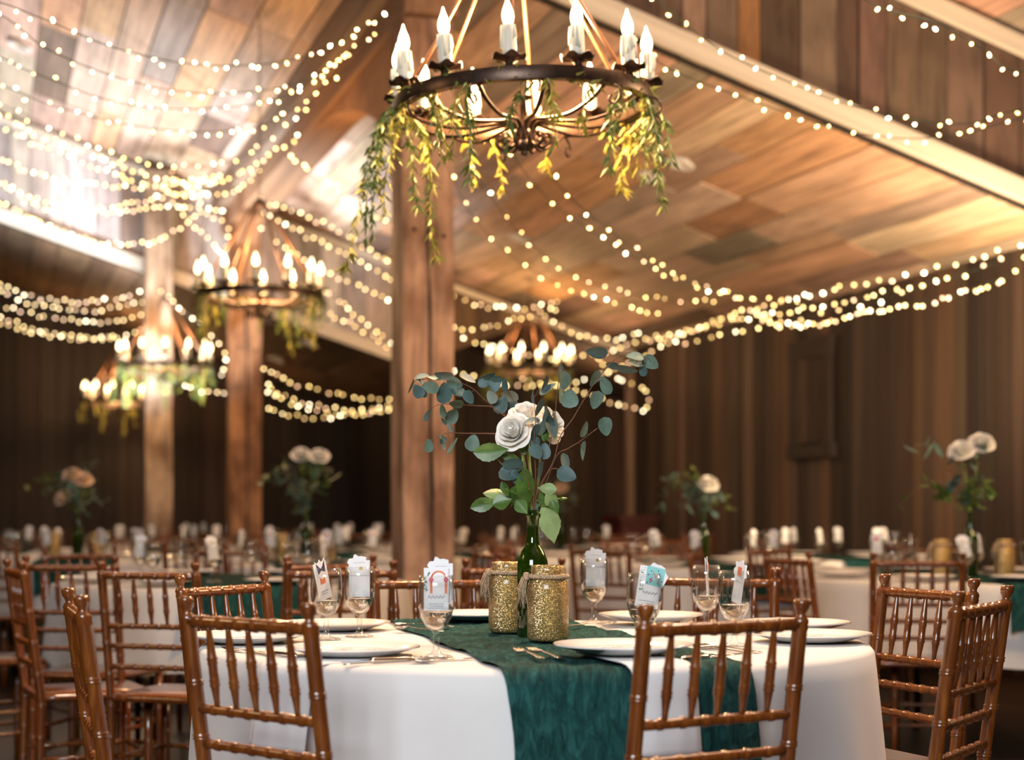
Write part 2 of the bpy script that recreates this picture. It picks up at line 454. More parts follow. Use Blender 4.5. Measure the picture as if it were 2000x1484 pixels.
# trims: pale rake boards under faces A and B, at top of A and B
def rake(name, s, k, u0, u1, h, dz, t=.035):
    L = (u1 - u0) * math.sqrt(1 + PITCH ** 2)
    um = (u0 + u1) / 2
    return struct(put(name, BOXT, None, frame(P(um, s - t / 2 - .035, zc(k, um) + dz + h / 2), SLP, -E1, NRM, (L, t, h))))
rake('trim_2', SA, 2, 0.0, UR - .02, 0.125, 0.0)
rake('trim_3', SA, 1, 2.0, UR - .02, 0.11, -0.14)
rake('trim_4', SB, 3, -2.5, 4.4, 0.12, 0.0)
rake('trim_5', SB, 2, -2.5, UR - .02, 0.06, -0.09)

# ceilings: slab plus boards running along the hall
def ceiling(name, k, s0, s1, u0, u1, seg, palette=CEILP, weights=CEILW, bu0=None, bu1=None):
    vs = [P(u0, s0, zc(k, u0) + .03), P(u1, s0, zc(k, u1) + .03), P(u1, s1, zc(k, u1) + .03), P(u0, s1, zc(k, u0) + .03)]
    o = MB().hexa(vs + [p + Vector((0, 0, .1)) for p in vs]).obj(name, M_BACK, None, False)
    struct(o)
    b0 = bu0 if bu0 is not None else u0; b1 = bu1 if bu1 is not None else u1
    board_row(o, P(b0, s0, zc(k, b0) + .028), E1, SLP, -NRM, s1 - s0, (b1 - b0) * math.sqrt(1 + PITCH ** 2), (0.20, 0.34), 0.012, palette, weights, seg, dd=0.01)
    return o
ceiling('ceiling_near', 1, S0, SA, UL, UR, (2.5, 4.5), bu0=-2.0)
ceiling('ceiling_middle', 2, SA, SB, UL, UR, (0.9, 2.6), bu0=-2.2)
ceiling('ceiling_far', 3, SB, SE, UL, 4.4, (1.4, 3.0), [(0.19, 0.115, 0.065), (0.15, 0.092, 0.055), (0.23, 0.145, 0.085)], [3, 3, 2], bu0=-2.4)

# end wall and the side walls of the far section
e = MB().hexa([P(UL, SE, 0), P(9, SE, 0), P(9, SE + .2, 0), P(UL, SE + .2, 0), P(UL, SE, 6), P(9, SE, 3.4), P(9, SE + .2, 3.4), P(UL, SE + .2, 6)]).obj('wall_back', M_BACK, None, False)
struct(e)
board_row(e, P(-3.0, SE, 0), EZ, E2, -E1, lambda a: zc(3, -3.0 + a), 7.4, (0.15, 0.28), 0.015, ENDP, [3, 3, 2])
# recess right of the post, behind step B: gabled, with its own boarded end wall
g = MB().hexa([P(4.4, SB + .02, 0), P(4.5, SB + .02, 0), P(4.5, SE, 0), P(4.4, SE, 0), P(4.4, SB + .02, 3.6), P(4.5, SB + .02, 3.6), P(4.5, SE, 3.6), P(4.4, SE, 3.6)]).obj('wall_partition', M_BACK, None, False)
struct(g)
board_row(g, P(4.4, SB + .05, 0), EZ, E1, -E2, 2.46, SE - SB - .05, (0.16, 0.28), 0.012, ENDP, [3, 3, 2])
g2 = MB().hexa([P(4.5, 20.1, 0), P(9, 20.1, 0), P(9, 20.2, 0), P(4.5, 20.2, 0), P(4.5, 20.1, 3.3), P(9, 20.1, 3.3), P(9, 20.2, 3.3), P(4.5, 20.2, 3.3)]).obj('wall_recess', M_BACK, None, False)
struct(g2)
board_row(g2, P(4.5, 20.1, 0), EZ, E2, -E1, 3.2, 4.3, (0.16, 0.28), 0.012, [(0.10, 0.062, 0.040), (0.075, 0.046, 0.030), (0.13, 0.083, 0.055)], [3, 4, 1.4])
for nm, ua, za, ub, zb in (('ceiling_recess_left', 4.4, 2.70, 5.54, 3.16), ('ceiling_recess_right', 5.54, 3.16, 9.0, 2.10)):
    vs = [P(ua, SB + .04, za), P(ub, SB + .04, zb), P(ub, 20.1, zb), P(ua, 20.1, za)]
    o = MB().hexa(vs + [p + Vector((0, 0, .08)) for p in vs]).obj(nm, M_BACK, None, False); struct(o)
    ac = (vs[1] - vs[0]); tot = ac.length; ac.normalize()
    nn = ac.cross(E1).normalized()
    if nn.z > 0: nn = -nn
    board_row(o, vs[0] + nn * .002, E1, ac, nn, 20.1 - SB - .04, tot, (0.2, 0.3), 0.012, [(0.16, 0.10, 0.06), (0.12, 0.075, 0.045)], [1, 1])
wl = MB().hexa([P(UL - .15, S0, 0), P(UL, S0, 0), P(UL, SE, 0), P(UL - .15, SE, 0), P(UL - .15, S0, 8), P(UL, S0, 8), P(UL, SE, 8), P(UL - .15, SE, 8)]).obj('wall_left', M_BACK, None, False); struct(wl)
wf = MB().hexa([P(UL, S0 - .15, 0), P(UR, S0 - .15, 0), P(UR, S0, 0), P(UL, S0, 0), P(UL, S0 - .15, 8), P(UR, S0 - .15, 4), P(UR, S0, 4), P(UL, S0, 8)]).obj('wall_front', plain('tan_wall', (0.35, 0.24, 0.16), 0.8, var=0.2), None, False); struct(wf)

# timber posts, beam and braces
def timber_post(u, s, wid, z1, col, label, bolts=True, cracks=True):
    t = empty('timber_post', label, 'post', P(u, s, 0), -rad(-17.18))
    n = 14
    mb = MB()
    rr = random.Random(int(u * 100 + s * 10))
    def sec(z):
        a = wid / 2
        pts = []
        for (x, y) in ((-1, -1), (-.82, -1.03), (-.03, -1.03), (.03, -1.03), (.82, -1.03), (1, -1), (1.02, 0), (1, 1), (-1, 1), (-1.02, 0)):
            pts.append(Vector((x * a + rr.uniform(-.004, .004), y * a + rr.uniform(-.004, .004), z)))
        return pts
    rings = [sec(z1 * i / n) for i in range(n + 1)]
    vs = [p for r_ in rings for p in r_]; m_ = 10
    fs = [(i * m_ + j, i * m_ + (j + 1) % m_, (i + 1) * m_ + (j + 1) % m_, (i + 1) * m_ + j) for i in range(n) for j in range(m_)]
    fs += [tuple(range(m_ - 1, -1, -1)), tuple(n * m_ + j for j in range(m_))]
    mb.add(vs, fs)
    o = mb.obj('shaft', M_POST, t, False); o.color = (*col, 1)
    if cracks:
        k = MB()
        pts = []
        x = 0.01
        for i in range(24):
            x += rr.uniform(-.006, .006); x = max(-.03, min(.03, x))
            pts.append((x, -wid / 2 * 1.035, .3 + (z1 - .6) * i / 23))
        k.tube(pts, [rr.uniform(.005, .011) for _ in pts], 6)
        k.obj('crack', M_BACK, t)
        for (bx, bz) in ((-.08, 2.62), (.085, 2.59)):
            MB().lathe([(0, 0), (.011, 0), (.011, .012), (0, .012)], 10, M=Matrix.Rotation(rad(90), 3, 'X'), c=(bx, -wid / 2 * 1.03, bz)).obj('bolt', M_DARKMETAL, t)
    return t
m, nt, b = new_mat('post_timber')
oi = N(nt, 'ShaderNodeObjectInfo')
n1 = noise(nt, 3.5, 6, 0.6, coords(nt, (6, 6, .5)), 0.6)
n2 = noise(nt, 2.2, 3, 0.5, coords(nt, (2, 2, 1.2)))
c_ = mul(nt, mul(nt, oi.outputs['Color'], ramp(nt, n1.outputs[0], [(0.28, (0.45, 0.42, 0.4)), (0.5, (0.95, 0.95, 0.95)), (0.75, (1.15, 1.1, 1.05))])), ramp(nt, n2.outputs[0], [(0.34, (0.45, 0.36, 0.30)), (0.58, (1.12, 1.12, 1.12))]))
nt.links.new(c_, b.inputs['Base Color']); b.inputs['Roughness'].default_value = 0.75
bump(nt, b, n1.outputs[0], 0.4, 0.012)
M_POST = m
timber_post(UP, 9.13, 0.285, 3.78, (0.52, 0.32, 0.21), 'big cracked timber post in the middle, behind the flower bottle')
timber_post(UP, 16.0, 0.285, 3.78, (0.34, 0.17, 0.08), 'orange-brown timber post behind the second chandelier')
timber_post(1.52, 16.28, 0.25, 4.3, (0.42, 0.31, 0.22), 'pale timber post at left behind the white-lit chandelier', cracks=False)
bm_ = empty('ceiling_beam', 'timber ceiling beam with curved knee braces over the posts', 'beam', P(UP, SA, 3.8), rad(17.18))
put('beam', BOXB, bm_, T((0, (SB - SA) / 2, 0.16), (0, 0, 0), (0.30, SB - SA - .03, 0.34)), (0.36, 0.20, 0.11))
put('ledger', BOXB, bm_, T((-0.20, (SB - SA) / 2, 0.27), (0, 0, 0), (0.09, SB - SA - .05, 0.22)), (0.34, 0.24, 0.17))
def brace(y0, sgn, lx, lz):
    mb = MB(); n = 12; prof = []
    for i in range(n + 1):
        q = math.pi / 2 * i / n
        prof.append((lx * (1 - math.cos(q)), -lz * (1 - math.sin(q))))
    vs = []
    for x in (-.11, .11):
        for (py, pz) in prof: vs.append((x, y0 + sgn * py, pz))
        vs.append((x, y0, 0.0))
    k = n + 2
    fs = [tuple(range(k)), tuple(range(2 * k - 1, k - 1, -1))] + [(i, i + k, (i + 1) % k + k, (i + 1) % k) for i in range(k)]
    mb.add(vs, fs)
    o = mb.obj('knee_brace', M_BEAM, bm_, False); o.color = (0.40, 0.20, 0.09, 1)
brace(9.13 - SA + .14, 1, 3.0, 0.95)
brace(16.0 - SA - .14, -1, 0.7, 0.25)

# recessed ceiling lights
DL_CAN = sharp(MB().lathe([(.058, .09), (.066, 0.0), (.095, -.006), (.10, 0.0), (.10, .012), (.066, .012)], 24, cap=False).mesh('trim_ring', M_WHITEPLASTIC), 50)
DL_LAMP = MB().lathe([(0, .028), (.03, .03), (.055, .05), (.056, .085), (0, .09)], 20).mesh('lamp', plain('frosted_lamp', (0.85, 0.8, 0.7), 0.4, emit=(1, .8, .55), estr=0.25))
def ceil_hit(x, y, k):
    d = Vector(((x - 1000) / F, 1.0, (HZ - y) / F))
    # z = EYE + t*dz ; u = C1*X+S1*Y
    du = C1 * d.x + S1 * d.y
    t = (4.13 + (2 - k) * 1.02 + PITCH * UP - EYE) / (d.z + PITCH * du)
    return Vector((d.x * t, t, EYE + d.z * t))
for (x, y, k, lb) in ((40, 86, 2, 'round recessed ceiling light at the top left corner'), (1272, 342, 2, 'round recessed ceiling light below the garland of the big chandelier'),
                      (1330, 316, 2, 'round recessed ceiling light nearest the pale roof trim'), (1016, 462, 2, 'round recessed ceiling light right of the cracked post'),
                      (605, 669, 3, 'larger looking recessed light in the dark far ceiling'), (540, 700, 3, 'lower recessed light in the dark far ceiling by the orange post')):
    p = ceil_hit(x, y, k)
    o = empty('recessed_light', lb, 'ceiling light', p - NRM * .022, 0, 'recessed ceiling lights', rot=EZ.rotation_difference(NRM).to_euler())
    put('trim_ring', DL_CAN, o); put('lamp', DL_LAMP, o)

# ------------------------------------------------------------------ chandeliers
RR = 0.40
RINGM = sharp(MB().lathe([(RR - .016, -.02), (RR + .016, -.02), (RR + .02, 0), (RR + .016, .02), (RR - .016, .02), (RR - .02, 0), (RR - .016, -.02)], 72, cap=False).mesh('ring', M_IRON), 30)
def candle_mesh():
    mb = MB().lathe([(.0, 0), (.021, 0), (.0215, .03), (.0205, .08), (.021, .098), (.017, .103), (.010, .100), (0, .100)], 14)
    for i in range(6):
        a = R.uniform(0, 6.28); l = R.uniform(.03, .07)
        mb.tube([(.021 * math.cos(a), .021 * math.sin(a), .10), (.0225 * math.cos(a), .0225 * math.sin(a), .10 - l * .6), (.0225 * math.cos(a), .0225 * math.sin(a), .10 - l)], [.003, .004, .005], 6)
    return mb.mesh('candle', M_WAX)
CANDLE = candle_mesh()
FLAME = MB().lathe([(.0, .098), (.009, .100), (.0165, .115), (.0185, .128), (.0165, .143), (.011, .158), (.0055, .172), (.003, .183), (.0, .187)], 14).mesh('flame_bulb', M_FLAME)
BOB = MB().lathe([(.0, -.022), (.016, -.022), (.012, -.012), (.022, -.004), (.050, .006), (.052, .010), (.022, .001), (0, 0)], 30, wave=lambda i, q: (.007 * math.sin(6 * q) if i in (4, 5) else 0)).mesh('bobeche', M_IRON)
def arm_mesh():
    pts = [(.030, 0, -.115), (.036, 0, -.150), (.062, 0, -.172), (.086, 0, -.158), (.090, 0, -.132), (.074, 0, -.118), (.060, 0, -.132)]
    up = [(.022, 0, -.175), (.028, 0, -.12), (.035, 0, -.085), (.06, 0, -.068), (.12, 0, -.078), (.22, 0, -.088), (.32, 0, -.062), (.385, 0, -.02)]
    mb = MB().tube(catmull(pts, 4), .0055, 6).tube(catmull(up, 4), .0075, 6)
    out = [(.40, 0, -.02), (.445, 0, -.045), (.452, 0, -.085), (.425, 0, -.105), (.402, 0, -.085), (.415, 0, -.068)]
    return mb.tube(catmull(out, 4), .004, 6).mesh('scroll_arm', M_IRON)
ARM = arm_mesh()
for v_ in ARM.vertices: v_.co.z *= .80
HUB = MB().lathe([(0, -.20), (.008, -.197), (.010, -.188), (.006, -.182), (.018, -.172), (.032, -.155), (.026, -.13), (.014, -.11), (.018, -.09), (.012, -.07), (.010, .02), (.030, .03), (.032, .036), (0, .036)], 16).mesh('hub', M_IRON)
for v_ in HUB.vertices: v_.co.z *= .80
APEX = 0.62
ROD = MB().tube([(RR - .01, 0, .02), (.03, 0, APEX)], .0065, 8).mesh('rod', M_ROD)
def chain_mesh(L):
    mb = MB()
    n = max(2, int(L / .034))
    for i in range(n):
        z = APEX + .02 + L * i / n
        pts = []
        for k in range(9):
            q = 2 * math.pi * k / 8
            x = .010 * math.cos(q); zz = z + .021 * math.sin(q)
            pts.append((x, 0, zz) if i % 2 else (0, x, zz))
        mb.tube(pts, .0025, 5, False)
    return mb.mesh('chain', M_IRON)
CAP = MB().lathe([(0, APEX - .03), (.035, APEX - .03), (.035, APEX), (.012, APEX + .02), (0, APEX + .03)], 14).mesh('cap', M_IRON)

# greenery of the chandeliers
def vine_mesh(rr, length, nleaf, mat_lit, spread=1.0):
    mb = MB(); pts = [Vector((0, 0, 0))]
    d = Vector((rr.uniform(-.4, .4), rr.uniform(-.4, .4), .25))
    p = pts[0]
    n = 9
    for i in range(n):
        d = (d + Vector((rr.uniform(-.22, .22), rr.uniform(-.22, .22), -.55))).normalized()
        p = p + d * (length / n); pts.append(p)
    cp = catmull(pts, 3)
    mb.tube(cp, .0012, 4)
    for i in range(nleaf):
        q = cp[min(len(cp) - 1, int(rr.uniform(0.02, 1) * len(cp)))]
        a = rr.uniform(0, 6.28)
        dirv = Vector((math.cos(a) * spread, math.sin(a) * spread, -rr.uniform(.5, 2.2))).normalized()
        l = rr.uniform(.028, .052); w = l * rr.uniform(.08, .13)
        sd = dirv.cross(Vector((rr.uniform(-1, 1), rr.uniform(-1, 1), .3))).normalized()
        nn = dirv.cross(sd)
        mb.add([q, q + dirv * l * .4 + sd * w, q + dirv * l * .45 + nn * w * .3, q + dirv * l * .4 - sd * w, q + dirv * l],
               [(0, 1, 2), (0, 2, 3), (1, 4, 2), (2, 4, 3)])
    return mb.mesh('vine', M_LEAF_LIT if mat_lit else M_LEAF_G, False)
def ring_sprig(rr, mat_lit):
    mb = MB().tube([(-.06, 0, 0), (0, .006, .008), (.06, 0, 0)], .0013, 4)
    for i in range(16):
        q = Vector((rr.uniform(-.058, .058), rr.uniform(-.006, .01), rr.uniform(-.008, .012)))
        dirv = Vector((rr.uniform(-1, 1), rr.uniform(-.6, .6), rr.uniform(-.7, .6))).normalized()
        l = rr.uniform(.03, .055); w = l * rr.uniform(.08, .14)
        sd = dirv.cross(Vector((rr.uniform(-1, 1), rr.uniform(-1, 1), .3))).normalized(); nn = dirv.cross(sd)
        mb.add([q, q + dirv * l * .4 + sd * w, q + dirv * l * .45 + nn * w * .3, q + dirv * l * .4 - sd * w, q + dirv * l], [(0, 1, 2), (0, 2, 3), (1, 4, 2), (2, 4, 3)])
    return mb.mesh('sprig', M_LEAF_LIT if mat_lit else M_LEAF_G, False)
rv = random.Random(11)
VINES = {(L, y): [vine_mesh(rv, L, int(L * 170) + 10, y) for _ in range(2)] for L in (.14, .22, .32, .50) for y in (0, 1)}
SPRIGS = [[ring_sprig(rv, y) for _ in range(3)] for y in (0, 1)]
def chandelier(loc, label, glabel, phase, chain_to, drops, tilt=(0, 0), power=45, dense=14):
    c = empty('chandelier', label, 'chandelier', loc, 0, 'candle chandeliers', rot=(tilt[0], tilt[1], phase))
    put('ring', RINGM, c); put('hub', HUB, c); put('cap', CAP, c)
    put('chain', chain_mesh(chain_to - loc[2] - APEX), c)
    for i in range(12):
        a = i * math.pi / 6
        M = Matrix.Translation((RR * math.cos(a), RR * math.sin(a), .042)) @ Matrix.Rotation(a + i, 4, 'Z')
        put('bobeche', BOB, c, M)
        k = put('candle', CANDLE, c, M); put('flame_bulb', FLAME, k)
        put('scroll_arm', ARM, c, Matrix.Rotation(a + math.pi / 12, 4, 'Z'))
        if i % 2 == 0: put('rod', ROD, c, Matrix.Rotation(a, 4, 'Z'))
    g = empty('greenery_garland', glabel, 'garland', loc, 0, 'willow garlands on the chandeliers', rot=(tilt[0], tilt[1], 0))
    rr = random.Random(int(loc[0] * 77 + loc[1] * 13))
    for (ang, L, y) in drops:
        a = rad(ang - 90)
        put('vine', rr.choice(VINES[(L, y)]), g, T((RR * math.cos(a), RR * math.sin(a), rr.uniform(-.02, .02)), (0, 0, rr.uniform(0, 6.28)), (1, 1, rr.uniform(.85, 1.15))))
    for i in range(dense):
        a = rad(i * 360 / dense + rr.uniform(-8, 8))
        put('sprig', rr.choice(SPRIGS[rr.random() < .5]), g, T((RR * math.cos(a), RR * math.sin(a), rr.uniform(-.01, .03)), (rr.uniform(-.3, .3), rr.uniform(-.3, .3), a + math.pi / 2)))
    li = light('POINT', 'chandelier_light', Vector(loc) + Vector((0, 0, .17)), power, (1.0, 0.58, 0.26), 0.10)
    return c
D0 = [(-95, .50, 0), (-98, .50, 1), (-90, .50, 0), (-88, .50, 1), (-92, .32, 0), (-84, .32, 1), (-100, .32, 1), (-104, .22, 0), (-86, .22, 0), (-78, .22, 0), (-64, .22, 1), (-50, .22, 0), (-44, .22, 1), (-26, .32, 0),
      (-24, .22, 1), (2, .22, 0), (10, .22, 1), (30, .14, 1), (48, .22, 0), (58, .22, 0), (64, .22, 1), (70, .32, 0), (76, .22, 0), (86, .22, 0), (90, .22, 1), (95, .32, 0),
      (100, .22, 1), (120, .22, 1), (140, .22, 1), (165, .14, 1), (200, .22, 1), (215, .22, 1), (240, .14, 1)]
def dgen(seed, n, Ls=(.14, .22, .22, .32)):
    q = random.Random(seed)
    return [(q.uniform(0, 360), q.choice(Ls), int(q.random() < .6)) for _ in range(n)]
p1 = at(1022, 207, 5.4)
def ceil_z(p, k): return zc(k, C1 * p.x + S1 * p.y)
chandelier(p1, 'big nearest candle chandelier hanging above the front table', 'trailing willow garland on the big nearest chandelier', rad(-96), ceil_z(p1, 1), D0, (rad(2.2), 0), 160, 18)
p2 = at(507, 578, 11.1)
chandelier(p2, 'warm candle chandelier in front of the orange-brown post', 'yellow willow garland on the chandelier by the orange post', rad(5), ceil_z(p2, 2), dgen(2, 30), (0, 0), 70, 22)
p3 = at(322, 716, 15.2)
chandelier(p3, 'white-lit candle chandelier in front of the pale post', 'bright green garland on the white-lit chandelier', rad(12), ceil_z(p3, 2), dgen(3, 30), (0, 0), 45, 22)
p4 = at(233, 785, 19.5)
chandelier(p4, 'farthest small candle chandelier at left in the dark far end', 'dim garland on the farthest left chandelier', rad(3), ceil_z(p4, 3), dgen(4, 24), (0, 0), 60, 18)
p5 = at(1035, 722, 16.1)
chandelier(p5, 'distant candle chandelier above the eucalyptus, right of the cracked post', 'dim garland on the distant chandelier above the eucalyptus', rad(18), ceil_z(p5, 2), dgen(5, 24), (0, 0), 32, 18)

# ------------------------------------------------------------------ string lights
BULB_N = MB().lathe([(0, -.008), (.0045, -.006), (.0062, 0), (.0045, .006), (.0025, .009), (0, .010)], 8).mesh('bulb', M_BULB_N)
BULB_F = MB().lathe([(0, -.011), (.007, -.008), (.0095, 0), (.007, .008), (.003, .012), (0, .013)], 8).mesh('bulb', M_BULB_F)
def strand(pts, label, px=None, group='fairy light strings', jitter=.018):
    """pts: image column, row and distance of points the wire passes"""
    wp = [at(*p) for p in pts]
    far = sum(p[2] for p in pts) / len(pts) > 10
    cur = catmull(wp, 10)
    root = empty('string_light', label, 'string lights', cur[0], 0, group)
    loc = [p - cur[0] for p in cur]
    MB().tube(loc, .0022, 5).obj('wire', M_WIRE, root)
    ln = sum((b - a).length for a, b in zip(loc[:-1], loc[1:]))
    pl = sum(math.hypot(b[0] - a[0], b[1] - a[1]) for a, b in zip(pts[:-1], pts[1:]))
    sp = ln / (pl / (px or (17 if far else 33)))
    acc = 0.0; nxt = sp * .5
    for a, b in zip(loc[:-1], loc[1:]):
        L = (b - a).length
        while nxt < acc + L:
            q = a + (b - a) * ((nxt - acc) / L)
            j = Vector((R.uniform(-1, 1), R.uniform(-1, 1), R.uniform(-1.2, .6))) * jitter
            put('bulb', BULB_F if far else BULB_N, root, Matrix.Translation(q + j) @ Euler((R.uniform(-2, 2), R.uniform(-2, 2), 0)).to_matrix().to_4x4())
            nxt += sp * R.uniform(.75, 1.25)
        acc += L
